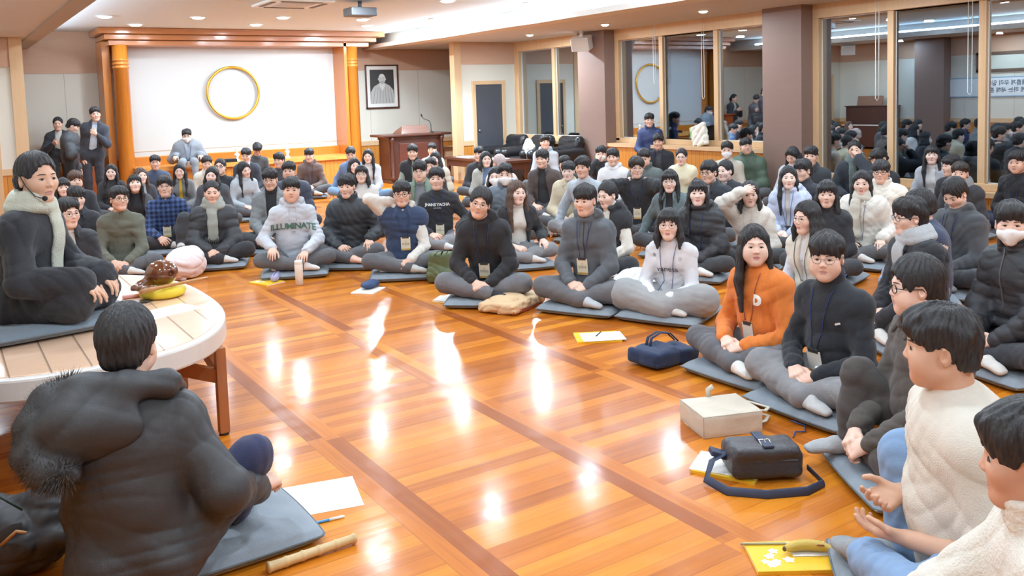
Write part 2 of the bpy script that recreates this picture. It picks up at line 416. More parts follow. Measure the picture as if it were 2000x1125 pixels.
def hand_prims(g, w, d, n, side, s, curl=.5, spread=.0205, k=.005, thumb=1., seed=0):
    """hand at wrist w pointing along d, back of hand along n; side +1 right hand (thumb to the left seen from the back)"""
    d = unit(d); n = unit(n-d*(n@d)); t = np.cross(n, d)*side   # t points to the thumb side
    kn = w+d*.085*s
    g.cap(w, w+d*.03*s, .026*s, .027*s, k=.02, n=n, flat=.68)
    for i, off in enumerate((1.5, .5, -.5, -1.5)):
        g.cap(w+d*.022*s+t*off*.011*s, kn+t*off*spread*s-d*abs(off-.4)*.006*s, .0145*s, .0125*s, k=.012)
    L = (.072, .080, .074, .058); rs = (.0088, .0091, .0086, .0078)
    rnd = random.Random(seed)
    for i, off in enumerate((1.5, .5, -.5, -1.5)):
        a = kn+t*off*spread*s-d*abs(off-.4)*.006*s; cl = curl*(.85+.3*rnd.random())+(.08*i); ang = cl*.75; fan = -off*.05
        dd = unit(d*math.cos(fan)-t*math.sin(fan)); ln = L[i]*s; r = rs[i]*s
        for j, fr in enumerate((.44, .31, .25)):
            v = dd*math.cos(ang)-n*math.sin(ang); b = a+v*ln*fr
            g.cap(a, b, r*(1-.08*j), r*(1-.08*(j+1)), k=(.006 if j == 0 else .003)); a = b; ang += cl*1.0
    b0 = w+d*.022*s+t*.018*s-n*.006*s; b1 = b0+(d*.62+t*.72-n*.25*thumb)*.043*s
    b2 = b1+unit(d*.85+t*.35-n*.4*thumb)*.034*s; b3 = b2+unit(d*.97+t*.05-n*.35*thumb)*.026*s
    g.cap(b0, b1, .0165*s, .0115*s, k=.012); g.cap(b1, b2, .0108*s, .0095*s, k=.005); g.cap(b2, b3, .0095*s, .0078*s, k=.003)
def ik(a, b, l1, l2, hint):
    d = b-a; D = np.linalg.norm(d); D2 = min(D, (l1+l2)*.998); u = d/(D+1e-9); b = a+u*D2
    x = (l1*l1-l2*l2+D2*D2)/(2*D2); h = math.sqrt(max(l1*l1-x*x, 0)); p = hint-a; p = unit(p-u*(p@u))
    return a+u*x+p*h, b
def joints(sp):
    S = sp['S']; ts = sp['ts']; J = {}
    J['pel'] = pel = V3(0, 0, .095*S) if sp['legs'] not in ('stand',) else V3(0, 0, .93*S)
    u = unit(V3(sp['lean'][0], sp['lean'][1], 1.)); L = .460*S*ts
    J['up'] = u; J['neck'] = nk = pel+u*L; tw = rotz(sp['twist']); ax = tw@V3(1, 0, 0); ax = unit(ax-u*(ax@u)); fw = np.cross(u, ax)
    J['ax'], J['fw'] = ax, fw
    J['waist'] = pel+u*L*.36-V3(0, 0.015, 0); J['chest'] = pel+u*L*.70-fw*.012
    hu = unit(u*.6+V3(0, 0, .4))
    J['head'] = nk+hu*.147*S*sp['hs']/.97+unit(V3(fw[0], fw[1], 0))*.036*S*sp.get('crane', 1.)
    J['R'] = rotz(sp['hyaw'])@rotx(sp['hpitch'])@roty(sp['hroll'])
    for q, n in ((1, 'R'), (-1, 'L')):
        J['sh'+n] = nk-u*(.090*S)+ax*(.141*S*sp['w']*q)
    return J
ARM = (.285, .25)
def arm_targets(sp, J):
    S = sp['S']; pel, nk, fw, ax = J['pel'], J['neck'], J['fw'], J['ax']; out = {}
    for q, n in ((1, 'R'), (-1, 'L')):
        p = sp['arms'][0 if n == 'R' else 1]; sh = J['sh'+n]; hc = J['head']; R = J['R']; hs = sp['hs']
        el = sh+ax*(.2*q)*S-V3(0, 0, .3)-fw*.05; b = None
        d = None; nn = None; curl = .5
        if isinstance(p, dict):
            w = p['w']; el = p.get('el', el); d = p.get('d'); nn = p.get('n'); curl = p.get('curl', .5)
        elif p == 'lap':
            w = V3(.070*q*S, .265*S, .155*S+.02*(q > 0)); d = V3(-.8*q, .55, -.18); nn = V3(.25*q, .45, .85); curl = .7
        elif p == 'low':
            w = V3(.064*q*S, .315*S, .135*S+.02*(q > 0)); d = V3(-.55*q, .6, -.5); nn = V3(.3*q, .6, .7); curl = .75
        elif p == 'knee':
            w = V3(.225*q*S, .195*S, .235*S); d = V3(.30*q, .75, -.5); nn = V3(.1*q, .5, .85); curl = .3
        elif p == 'floor':
            w = V3(.36*q*S, .08*S, .10*S); d = V3(.3*q, .5, -.5); nn = V3(.2*q, .5, .8); curl = .2
        elif p == 'forehead':
            w = hc+R@(V3(.085*q, .15, .045)*hs); d = R@V3(-.9*q, .0, .18); nn = R@V3(.1*q, .9, .4); el = sh+ax*q*.3+fw*.15+V3(0, 0, -.05); curl = .35
        elif p == 'face':
            w = hc+R@(V3(.05*q, .17, -.09)*hs); d = R@V3(-.4*q, -.3, .85); nn = R@V3(.2*q, .9, .3); el = sh+ax*q*.25+fw*.15-V3(0, 0, .3); curl = .9
        elif p == 'nape':
            w = hc+R@(V3(.095*q, -.06, -.085)*hs); d = V3(-.75*q, -.55, .15); nn = V3(.3*q, -.8, .4); el = sh+ax*q*.5+fw*.22+V3(0, 0, .12); curl = .5
        elif p == 'shoulder':
            w = nk+ax*(.115*q)+fw*.06+V3(0, 0, -.005); d = V3(-.5*q, -.7, .3); nn = V3(0, .35, .9); el = sh+ax*q*.35+fw*.25-V3(0, 0, .08); curl = .8
        elif p == 'side':
            w = sh+V3(.06*q, .03, -.50*S); d = V3(.05*q, .1, -1); nn = V3(1.*q, .2, 0); el = sh+ax*q*.1-fw*.4-V3(0, 0, .3); curl = .5
        elif p == 'hold':
            w = J['waist']+ax*.10*q+fw*.24+V3(0, 0, .06); d = V3(-.5*q, .6, .2); nn = V3(.7*q, .3, -.4); curl = 1.0
        elif p == 'mic':
            w = J['chest']+ax*.04*q+fw*.22-V3(0, 0, .02); d = V3(-.7*q, .3, .6); nn = V3(.3*q, .8, -.2); curl = 1.1
        e, w2 = ik(sh, np.asarray(w, float), ARM[0]*S, ARM[1]*S, np.asarray(el, float))
        if d is None: d = w2-e
        if nn is None: nn = V3(0, .3, 1)
        out[n] = (sh, e, w2, unit(d), np.asarray(nn, float), curl)
    return out
def leg_targets(sp, J):
    S = sp['S']; pel = J['pel']; L = sp['legs']; out = {}
    for q, n in ((1, 'R'), (-1, 'L')):
        hip = pel+V3(.088*q*S, .01, -.005*S)
        if L == 'cross': knee, ank, toe = V3(.315*q, .235, .125), V3(-.045*q, .335 if q > 0 else .25, .07), V3(-.175*q, .345 if q > 0 else .25, .042)
        elif L == 'kneel': knee, ank, toe = V3(.15*q, .30, .10), V3(.10*q, -.04, .05), V3(.08*q, -.18, .04)
        elif L == 'up':      # right knee raised, left folded
            if q > 0: knee, ank, toe = V3(.20, .25, .35), V3(.15, .31, .06), V3(.17, .445, .035)
            else: knee, ank, toe = V3(-.315, .235, .12), V3(.03, .28, .07), V3(.15, .30, .042)
        elif L == 'upL':
            if q < 0: knee, ank, toe = V3(-.20, .25, .35), V3(-.15, .31, .06), V3(-.17, .445, .035)
            else: knee, ank, toe = V3(.315, .235, .12), V3(-.03, .28, .07), V3(-.15, .30, .042)
        elif L == 'hug': knee, ank, toe = V3(.15*q, .32, .40), V3(.11*q, .42, .05), V3(.13*q, .58, .035)
        elif L == 'chair': knee, ank, toe = V3(.12*q, .40, .10), V3(.12*q, .44, -.30), V3(.14*q, .60, -.34)
        elif L == 'stand': knee, ank, toe = V3(.095*q, .03, .50), V3(.10*q, .0, .08), V3(.14*q, .17, .03)
        elif L == 'mermaid': knee, ank, toe = V3(.17*q-.12, .38-.06*q, .10), V3(.16+.1*q, .30-.1*q, .05), V3(.30+.1*q, .24-.1*q, .04)
        elif L == 'custom': knee, ank, toe = (np.asarray(t, float) for t in sp['legpts'][n])
        out[n] = (hip, knee*S, ank*S, toe*S)
    return out
HAIRC = {'black': '2f2e30', 'dark': '38322f', 'brown': '5a463c', 'grey': '4a4648', 'pinkish': 'b9a9a8'}
def hair_build(sp, J, h, fine):
    c, R, s = J['head'], J['R'], sp['hs']; st = sp['hair']; P = lambda x, y, z: c+R@(V3(x, y, z)*s); rnd = random.Random(sp['seed'])
    long_ = st.startswith(('long', 'bob')); low = {'long': .42, 'longm': .34, 'bob': .20}.get(st.split('_')[0], .0)*s
    lo = c-V3(.17, .17, .16+low); hi = c+V3(.17, .17, .17)
    g = Grid(lo, hi, h)
    vol = sp.get('hvol', 1.); ex = .011*vol
    if st == 'shaved':
        g.ell(P(0, -.014, .033), V3(.0765, .097, .0885)*s, R, k=0)
        g.ell(P(0, .105, -.035), V3(.085, .095, .10)*s, R, k=.01, op='s'); g.plane_cut(P(0, 0, -.055), R@V3(0, .35, -1))
    else:
        g.ell(P(0, -.014, .035), V3(.075+ex, .094+ex, .088+ex*1.25)*s, R, k=0)
        if not long_: g.cap(P(-.03, -.078, -.03), P(.03, -.078, -.03), .034*s, k=.03)
        if st in ('short', 'mop', 'bowl', 'side', 'two'):        # fuller crown, clipped sides
            g.ell(P(0, .012, .070), V3(.072+ex, .082+ex, .050+ex)*s, R, k=.02)
        # face opening
        top = {'bowl': .024, 'mop': .034, 'short': .052, 'side': .058, 'two': .046, 'buzz': .062, 'tied': .072}.get(st.split('_')[0], .055)
        if st.endswith('_fringe'): top = .024
        g.ell(P(0, .105, top-.098), V3(.074, .088, .098)*s, R, k=.008, op='s')
        for q in (-1, 1):       # ears free
            if not long_: g.ell(P(.088*q, .006, -.022), V3(.030, .030, .040)*s, R, k=.008, op='s')
        if not long_: g.plane_cut(P(0, -.05, -.062), R@V3(0, .45, -1))
        if st in ('bowl', 'mop', 'short', 'two') or st.endswith('_fringe'):
            nl = 11
            for i in range(nl):
                u = (i-(nl-1)/2)/((nl-1)/2); x = .062*u; dz = rnd.uniform(-.006, .006)+(.010 if st in ('short', 'two') else 0)
                if st == 'two': dz += .026*(1-abs(u))   # parted in the middle
                a = P(x*.75, .060-abs(u)*.030, .100-.012*u*u); m = P(x*1.05+rnd.uniform(-.006, .006), .088-abs(u)**2*.034, .064); b = P(x*1.08+rnd.uniform(-.008, .008), .093-abs(u)**2*.040, top+.002+dz-.014*abs(u)**3)
                g.chain([a, m, b], [.016*s, .012*s, .0045*s], k=.010)
        if st == 'side':
            for i in range(8):
                u = i/7.; g.chain([P(-.05+.02*u, .05, .108), P(-.02+.07*u, .088-.03*u, .078), P(.01+.062*u, .088-.045*u, .058-.02*u)], [.016*s, .013*s, .005*s], k=.01)
    if long_:
        ln = {'long': .36, 'longm': .27, 'bob': .135}[st.split('_')[0]]*s; dn = V3(0, 0, -1)
        fwd = R@V3(0, 1, 0); fwd = unit(V3(fwd[0], fwd[1], 0)); sd = V3(fwd[1], -fwd[0], 0)
        for q in (-1, 1):
            a0 = P(.020*q, .052, .100); a = P(.069*q, .026, .045); b = P(.084*q, .016, -.045); e1 = b+dn*ln*.45+sd*q*.012+fwd*.004; e2 = b+dn*ln+sd*q*.004+fwd*.03
            g.chain([a0, a, b, e1, e2], [.018*s, .026*s, .033*s, .038*s, .018*s], k=.02, n=sd, flat=.62)
            a = P(.072*q, -.03, .03); b = P(.080*q, -.035, -.06); e1 = b+dn*ln*.5+sd*q*.012; e2 = b+dn*ln
            g.chain([a, b, e1, e2], [.034*s, .042*s, .046*s, .022*s], k=.03, n=sd, flat=.6)
        a = P(0, -.075, .03); b = P(0, -.092, -.06); e1 = b+dn*ln*.5-fwd*.015; e2 = b+dn*ln-fwd*.02
        g.chain([a, b, e1, e2], [.045*s, .055*s, .058*s, .03*s], k=.03, n=fwd, flat=.55)
        for q in (-1, 1): g.chain([b+sd*q*.04, e1+sd*q*.045, e2+sd*q*.04], [.045*s, .045*s, .025*s], k=.03, n=fwd, flat=.55)
        g.ell(P(0, .1, -.040), V3(.066, .082, .102 if not st.endswith('_fringe') else .092)*s, R, k=.010, op='s')
        if st.endswith('_fringe'):
            for i in range(11):
                u = (i-5)/5.; x = .056*u; g.chain([P(x*.7, .066-abs(u)*.02, .098), P(x, .092-u*u*.026, .062), P(x*1.04+rnd.uniform(-.006, .006), .097-u*u*.032, .024+rnd.uniform(-.005, .006)-.012*abs(u)**3)], [.015*s, .010*s, .003*s], k=.007)
    if st.startswith('tied'):
        if st == 'tied_bun': g.ell(P(0, -.125, .0), V3(.034, .03, .034)*s, R, k=.012)
        else: g.chain([P(0, -.105, .02), P(0, -.135, -.01), P(0, -.12, -.12)+V3(0, 0, -.03)], [.025*s, .028*s, .012*s], k=.02)
    # strands: grooves running from the crown
    X, Y, Z = g.co((slice(None),)*3); X = X-f4(c[0]); Y = Y-f4(c[1]); Z = Z-f4(c[2])
    lx, ly, lz = (X*f4(R[0, i])+Y*f4(R[1, i])+Z*f4(R[2, i]) for i in range(3)); az = np.arctan2(lx, ly+f4(.03*s))
    amp = f4(.0022 if fine else .003)
    g.D += amp*(np.sin(az*f4(23)+np.sin(lz*60)*f4(1.2)+f4(sp['seed']))+f4(.7)*np.sin(az*f4(41)+f4(3)*np.sin(lz*35+az*3)))
    if st in ('mop', 'short', 'two', 'bowl'): g.folds(sp['seed'], .0035, 85.)
    return g
def person(sp):
    lod = sp['lod']; fine = lod == 0; S = sp['S']
    root = thing('person', sp['label'], 'person', sp['loc'], sp['rz'], sp.get('group'))
    J = sp['J']; A = arm_targets(sp, J); Lg = leg_targets(sp, J); c, R, hs = J['head'], J['R'], sp['hs']
    pel, nk, up, ax, fw = J['pel'], J['neck'], J['up'], J['ax'], J['fw']; w = sp['w']
    # ---- body: one continuous surface, fine where head and hands are
    pts = [c]+[a[2] for a in A.values()]+[a[1] for a in A.values()]+[p for l in Lg.values() for p in l]+[pel]
    lo = np.min(pts, 0)-.22; hi = np.max(pts, 0)+.22
    hh = (.0034, .0046, .0062)[lod]; hd = (.0042, .0062, .0085)[lod]
    bands = []
    for i in range(3):
        b = [(c[i]-.15, c[i]+.15, hh)]
        for n in 'RL':
            wv = A[n][2]+A[n][3]*.07*S
            b.append((wv[i]-.12, wv[i]+.12, hd))
        if sp.get('bare'):
            for n in 'RL':
                for q in (1, 2): b.append((Lg[n][3][i]-.11, Lg[n][3][i]+.11, .007))
        bands.append(b)
    g = Grid(lo, hi, .026, bands)
    g.cap(pel, J['waist'], .105*w*S, .10*w*S, k=.05, n=fw, flat=.75); g.cap(J['waist'], J['chest'], .10*w*S, .115*w*S, k=.05, n=fw, flat=.75)
    g.cap(J['shR'], J['shL'], .048*S, k=.05); g.cap(J['chest'], nk, .09*S, .05*S, k=.05)
    for n in 'RL':
        sh, e, wr, d, nn, curl = A[n]
        g.cap(sh, e, .045*S, .037*S, k=.03); g.cap(e, wr, .037*S*sp.get('armr', 1.), .0255*S, k=.015)
        if sp.get('gloves') != n: hand_prims(g, wr, d, nn, 1 if n == 'R' else -1, S*(1.0 if sp['sex'] == 'm' else .92), curl, seed=sp['seed'])
        hip, kn, an, toe = Lg[n]
        g.cap(hip, kn, .07*S, .05*S, k=.04); g.cap(kn, an, .048*S, .034*S, k=.03); g.cap(an, toe-(toe-an)*.12, .022*S, .017*S, k=.01)
    hp = hs
    g.cap(nk-up*.05, c+R@(V3(0, -.028, -.055)*hp), .058*S*(1+.12*sp['fat']), .050*S*(1+.15*sp['fat']), k=.025)
    head_prims(g, c, R, hp, sp['fat'], sp.get('jaw', 1.))
    v, f = g.mesh()
    ctr = (v[f].mean(1)-c)@R/hp
    lip = (np.abs(ctr[:, 0]) < .0205*np.sqrt(np.clip(1-((ctr[:, 2]+.0708)/.0105)**2, 0, 1))) & (ctr[:, 1] > .07)
    mb = MB(); mb.v.append(v); mb.n = len(v); mb.f = f.tolist(); mb.m = np.where(lip, 4, 0).tolist()
    face_parts(mb, g, c, R, hp, sp.get('eyes', 1.)*(1., 1.2, 1.35)[lod], (.85 if sp['sex'] == 'f' else 1.15)*(1., 1.15, 1.35)[lod])
    hm = hairmat(HAIRC.get(sp['hcol'], sp['hcol']))
    body = mb.build('body', [skinmat(sp['skin']), plain('eye_white', 'd8d2cc', .3), plain('iris', '2c211d', .15), plain('brow', '3a302c', .7), plain('lips_'+sp['lips'], sp['lips'], .45)], root)
    # ---- hair
    if sp['hair'] != 'bald':
        hg = hair_build(sp, J, (.0042, .0058, .0075)[lod], fine); grid_obj(hg, 'hair', hm, root)
    # ---- trousers
    th = (.0082, .0125, .017)[lod]; pt = sp['pants']
    if pt:
        pts = [p for l in Lg.values() for p in l[:3]]+[pel]; e = .16
        t = Grid(np.min(pts, 0)-e, np.max(pts, 0)+e, th); wd = pt.get('wide', 1.)
        t.cap(Lg['R'][0], Lg['L'][0], .105*S*w, k=.05); t.cap(pel, J['waist']*.6+pel*.4, .125*S*w, .12*S*w, k=.05, n=fw, flat=.8)
        for n in 'RL':
            hip, kn, an, toe = Lg[n]
            r1, r2, r3 = (.088*S*w*min(wd, 1.15), .068*S*wd, .054*S*wd) if sp['legs'] != 'stand' else (.088*S*w, .068*S, .062*S)
            t.cap(hip, kn, r1, r2, k=.04); sn = an+(kn-an)*.10 if pt.get('short') else an
            t.cap(kn, sn, r2, r3, k=.035, quilt=.003 if lod < 2 else 0., ql=.05)
            if sp['legs'] in ('cross', 'up', 'upL'): t.cap((hip+kn)/2-V3(0, 0, .01), (kn+an)/2, .062*S, k=.05)
        if sp['legs'] != 'stand' and sp['legs'] != 'chair': t.plane_cut(V3(0, 0, .004), V3(0, 0, -1))
        t.creases(sp['seed'], .0055, 24.)
        if lod < 2: t.creases(sp['seed']+7, .0055, 52.)
        grid_obj(t, pt.get('name', 'trousers'), fabric(pt['c'], pt.get('k', 'knit')), root)
    # ---- feet / socks
    sk = sp['socks']
    for n in 'RL':
        hip, kn, an, toe = Lg[n]; d = unit(toe-an); fl = np.linalg.norm(toe-an)
        fg = Grid(np.minimum(an, toe)-.12, np.maximum(an, toe)+.12, (.006, .009, .012)[lod])
        upv = V3(0, 0, 1) if abs(d[2]) < .8 else fw
        leg = unit(kn-an)
        fg.cap(an+leg*.07*S, an, .038*S, .036*S, k=.02); fg.cap(an-d*.03*S-V3(0, 0, .015), an+d*.06, .034*S, .038*S, k=.02)
        fg.cap(an+d*.05, toe, .038*S, .030*S, k=.02, n=upv, flat=.8)
        side = unit(np.cross(d, upv)); fg.cap(an+d*fl*.75+side*.022, toe+d*.035*S+side*.012, .027*S, .021*S, k=.02, n=upv, flat=.75); fg.cap(an+d*fl*.75-side*.022, toe+d*.03*S-side*.016, .026*S, .019*S, k=.02, n=upv, flat=.75)
        if sk == 'skin':
            for q in range(5): fg.cap(toe+side*(.03-.015*q)*S, toe+d*(.055-.004*q)*S+side*(.032-.016*q)*S-upv*.004, .010*S, .0085*S, k=.004)
        if sp['legs'] != 'chair': fg.plane_cut(V3(0, 0, .002), V3(0, 0, -1))
        if fine and sk != 'skin': fg.folds(sp['seed']+3, .0022, 70.)
        if sk == 'skin': grid_obj(fg, 'bare_foot', skinmat(sp['skin']), root)
        else: grid_obj(fg, 'shoe' if sk.startswith('shoe') else 'sock', fabric(sk.replace('shoe', ''), 'knit'), root)
    # ---- upper clothes
    tg = None; under = None
    for ci, cl in enumerate(sp['top']):
        kind = cl['t']; ad = cl.get('ad', {'tee': .006, 'sweater': .012, 'hoodie': .017, 'jacket': .020, 'puffer': .032, 'vest': .036, 'pvest': .040, 'robe': .026}[kind])
        inner = ci < len(sp['top'])-1 and sp['top'][-1]['t'] not in ('vest', 'pvest')
        if inner: ad = -.010
        if ci < len(sp['top'])-1 and not inner: ad = min(ad, .008)
        sl = kind not in ('vest', 'pvest') and not inner; qu = cl.get('qa', .013) if kind in ('puffer', 'pvest') else 0.; ql = cl.get('ql', .085)
        pts = [pel, nk+V3(0, 0, .1), J['shR'], J['shL']]+([p for a in A.values() for p in a[1:3]] if sl else [])
        e = .16+ad*1.6
        t = Grid(np.min(pts, 0)-e, np.max(pts, 0)+e, (.0068, .0105, .0155)[lod])
        hem = cl.get('hem', .0); h0 = pel-up*(hem-.015)
        bw = .125*S*w+ad; fat = sp['fat']
        t.cap(h0, J['waist'], bw*1.08, bw*(1.0+.1*fat), k=.05, n=fw, flat=.82, quilt=qu or (.008 if lod < 2 and kind != 'robe' else 0.), ql=ql if qu else .078); t.cap(J['waist'], J['chest'], bw*(1.0+.1*fat), bw*1.08, k=.05, n=fw, flat=.80, quilt=qu, ql=ql)
        if fat > 0: t.ell(J['waist']+fw*.05*fat, V3(.14, .12, .13)*S*(1+.1*fat)+ad*.5, None, k=.06)
        t.cap(J['chest']+ax*.075*S*w, J['chest']-ax*.075*S*w, .098*S+ad, k=.06, n=fw, flat=.9)
        if sp['sex'] == 'f':
            for q in (-1, 1): t.ell(J['chest']+ax*.07*q*S+fw*.07*S-up*.03, V3(.06, .055, .06)*S+ad*.4, None, k=.05)
        t.cap(J['shR'], J['shL'], .052*S+ad, k=.05); t.cap(J['chest'], nk-up*.018, .10*S+ad*.5, .056*S+ad*.3, k=.05)
        for q, n in ((1, 'R'), (-1, 'L')):
            sh, el, wr, d, nn, curl = A[n]
            t.cap(nk-up*.024, sh, .050*S+ad*.4, .050*S+ad*.5, k=.05)
            if sl:
                cuff = cl.get('cuff', .93); end = el+(wr-el)*cuff
                if cl.get('roll'): end = el+(wr-el)*cl['roll']
                q2, l2 = (qu, ql) if qu else (.0065 if lod < 2 else 0., .058)
                t.cap(sh, el, .048*S+ad, .045*S+ad*.9, k=.05, quilt=qu, ql=ql); t.cap(el, end, .046*S+ad*.9, .036*S+ad*.55, k=.06 if qu else .025, quilt=q2, ql=l2)
                if kind in ('hoodie', 'sweater', 'puffer'): t.cap(end-(wr-el)*.10, end, .037*S+ad*.2, .034*S+ad*.1, k=.03)
                if kind == 'robe': t.cap(el, wr, .05*S+ad, .085*S, k=.03)
            else: t.cap(sh, sh+(el-sh)*.12, .066*S+ad*.6, .064*S+ad*.5, k=.03)
        rim = c+R@V3(0, 0, 0)
        nb = nk+up*.012+V3(fw[0], fw[1], 0)*.012
        if kind == 'robe':     # skirt spread over the folded legs
            for n in 'RL':
                hip, kn, an, toe = Lg[n]; t.cap(hip, kn, .105*S, .078*S, k=.06); t.cap(kn, an, .08*S, .075*S, k=.06); t.cap(hip, an, .10*S, .085*S, k=.06); t.cap(an, toe+(toe-an)*.3, .075*S, .06*S, k=.05)
            t.cap(Lg['R'][1], Lg['L'][1], .075*S, k=.06); t.cap((Lg['R'][0]+Lg['R'][1])/2, (Lg['L'][0]+Lg['L'][1])/2, .085*S, k=.06)
            t.plane_cut(V3(0, 0, .004), V3(0, 0, -1))
        if sp['legs'] not in ('stand', 'chair') and cl.get('coat'):
            for n in 'RL':
                hip, kn, an, toe = Lg[n]; t.cap(hip-fw*.06, (hip+kn)/2-V3(0, 0, .0), .12*S, .105*S, k=.06)
        if sp['legs'] != 'stand': t.plane_cut(V3(0, 0, .006), V3(0, 0, -1))
        if not inner:
            t.creases(sp['seed']+11*ci, .0085*(.5 if qu else 1.), 24.)
            if lod < 2: t.creases(sp['seed']+5+ci, .0065 if fine else .0085, 46.)
        # collar
        col = cl.get('col', 'crew'); cr = .060*S*(1+.12*sp['fat'])
        def ring(z, r, rr, fl=1., tilt=0., a0=0, a1=360, n=20):
            pp = []
            for i in range(n+1):
                a = math.radians(a0+(a1-a0)*i/n); x, y = math.cos(a), math.sin(a)
                pp.append(nb+ax*x*r+fw*y*r*.95+up*(z+tilt*y*r))
            t.chain(pp, [rr]*len(pp), k=.008)
        if col == 'crew': ring(.004, cr, .011, tilt=-.25)
        elif col == 'high':
            for z in (.0, .022, .044): ring(z, cr-.002, .012, tilt=-.15)
        elif col == 'stand':
            for z in (.0, .025, .05): ring(z, cr+.012+ad*.2, .014, tilt=-.1, a0=115, a1=425)
        elif col == 'hood':
            ring(.004, cr+.006, .016, tilt=-.3); 
            for z, r, rr, a0, a1 in ((.012, .078, .026, 170, 370), (.03, .092, .028, 185, 355), (.0, .10, .032, 200, 340), (-.04, .11, .034, 225, 315)): ring(z, r*S, rr*S, tilt=.12, a0=a0, a1=a1)
        elif col == 'fold':
            for z, r in ((.0, cr+.010), (.022, cr+.012), (.0, cr+.026)): ring(z, r, .011, tilt=-.35, a0=110, a1=430)
            for q in (-1, 1): t.cap(nb+ax*.045*q+fw*.062+up*.0, nb+ax*.06*q+fw*.105-up*.06, .013, .009, k=.01)
        elif col == 'bighood':
            for z, r, rr, a0, a1 in ((.0, .075, .03, 100, 440), (.02, .10, .04, 180, 360), (-.02, .125, .05, 195, 345), (-.07, .13, .05, 215, 325)): ring(z, r*S, rr*S, tilt=.1, a0=a0, a1=a1)
        if cl.get('open'):      # open front: a wedge widening to the hem, through which the layer below shows
            o0, o1 = cl['open']; X, Y, Z = t.co((slice(None),)*3)
            rx = (X-f4(nk[0]))*f4(ax[0])+(Y-f4(nk[1]))*f4(ax[1])+(Z-f4(nk[2]))*f4(ax[2]); ry = (X-f4(nk[0]))*f4(fw[0])+(Y-f4(nk[1]))*f4(fw[1])+(Z-f4(nk[2]))*f4(fw[2]); rz_ = -((X-f4(nk[0]))*f4(up[0])+(Y-f4(nk[1]))*f4(up[1])+(Z-f4(nk[2]))*f4(up[2]))
            wdg = np.maximum(np.abs(rx)-np.clip(f4(o0)+(f4(o1-o0))*rz_/f4(.45), 0, .3), -(ry-f4(-.01))); t.comb((slice(None),)*3, np.maximum(wdg, -(rz_+f4(.1))), .02, 's')
        if cl.get('vneck'):
            vn = cl['vneck']; t.cap(nb+fw*.10+up*.03, nb+fw*.12-up*vn, .05, .006, k=.008, op='s')
        if kind in ('jacket', 'puffer') and not cl.get('open'):     # closed front seam
            t.cap(nk+fw*.16+up*.02, pel+fw*.24, .0+.06, .06, k=0, op='u') if False else None
        nm = cl.get('name', {'tee': 'shirt', 'pvest': 'vest', 'puffer': 'padded_jacket', 'robe': 'robe'}.get(kind, kind))
        mats = [fabric(cl['c'], cl.get('k', 'nylon' if qu else 'knit'))]; mi = None
        if cl.get('sleeve'):
            mats.append(fabric(cl['sleeve'], cl.get('k2', 'knit')))
            def mi(ctr, A=A, S=S, ax=ax, nk=nk):
                m = np.zeros(len(ctr), int)
                for q, n in ((1, 'R'), (-1, 'L')):
                    sh, el, wr = A[n][:3]; sh = sh+(el-sh)*.12; d = el-sh; tt = np.clip((ctr-sh)@d/(d@d), 0, 1); d2 = wr-el; t2 = np.clip((ctr-el)@d2/(d2@d2), 0, 1)
                    dist = np.minimum(np.linalg.norm(ctr-sh-tt[:, None]*d, axis=1), np.linalg.norm(ctr-el-t2[:, None]*d2, axis=1))
                    m[(dist < .115*S) & (np.abs((ctr-nk)@ax) > .155*S*1.) & ((ctr-sh)@d > -.0) | ((t2 > 0) & (dist < .1*S))] = 1
                return m
        o = grid_obj(t, nm, mats, root, mi)
        tg = t
        if col == 'hood' and lod < 2:      # drawstrings
            sm = MB()
            for q in (-1, 1):
                pts2 = []
                for k2 in range(6):
                    h = t.hit(nb+ax*.035*q-up*(.02+.026*k2), fw, .35)
                    if h is not None: pts2.append(h+fw*.003)
                if len(pts2) > 2: sm.tube(pts2, .003, 6)
            if sm.v: sm.build('drawstring', fabric(cl.get('string', cl['c']), 'knit'), o)
        if cl.get('zip') and lod < 2:
            sm = MB(); pts2 = []
            for k2 in range(14):
                h = t.hit(nb-up*(.0+.028*k2), fw, .4)
                if h is not None and h[2] > .05: pts2.append(h+fw*.001)
            if len(pts2) > 3: sm.tube(pts2, .0045, 6); sm.build('zip', plain('zip_'+cl['zip'], cl['zip'], .4, .4), o)
        if cl.get('text') and lod < 2: chest_text(cl, t, J, o, nb)
    # ---- scarf
    if sp.get('scarf'):
        sc = sp['scarf']; t = Grid(nk-V3(.24, .26, .55), nk+V3(.24, .28, .2), (.008, .011, .015)[lod]); nb = nk+up*.012
        for z, r, rr in ((.0, .088, .034), (.035, .078, .032), (.058, .070, .026)):
            pp = [nb+ax*math.cos(a)*r*S+fw*math.sin(a)*r*S+up*(z+.008*math.sin(2*a)) for a in np.linspace(0, 2*math.pi, 19)]
            t.chain(pp, [rr*S]*19, k=.012)
        a = nb+fw*.085*S+ax*sc.get('x', .0)-up*.01; ln = sc.get('len', .3); pp = []
        for k2 in range(8):
            p = a-up*ln*k2/7.; h = tg.hit(p, fw, .23) if tg is not None else None
            h = h if h is not None else p+fw*.12; dd = (h-p)@fw
            if k2 and dd > last+.02: h = p+fw*(last+.02); dd = last+.02
            last = dd; pp.append(h+fw*.012)
        t.chain(pp, [.052*S]*8, k=.01, n=fw, flat=.3)
        t.folds(sp['seed'], .004, 45.)
        so = grid_obj(t, 'scarf', fabric(sc['c'], 'fleece'), root)
        if lod < 2 and so:
            fr = MB()
            for k2 in range(12):
                q = pp[-1]+ax*(-.05+.1*k2/11.); fr.tube([q, q-up*.03+ax*.004, q-up*.075+ax*.006*math.sin(k2*3)], [.0035, .003, .0015], 5)
            fr.build('fringe', fabric(sc['c'], 'fleece'), so)
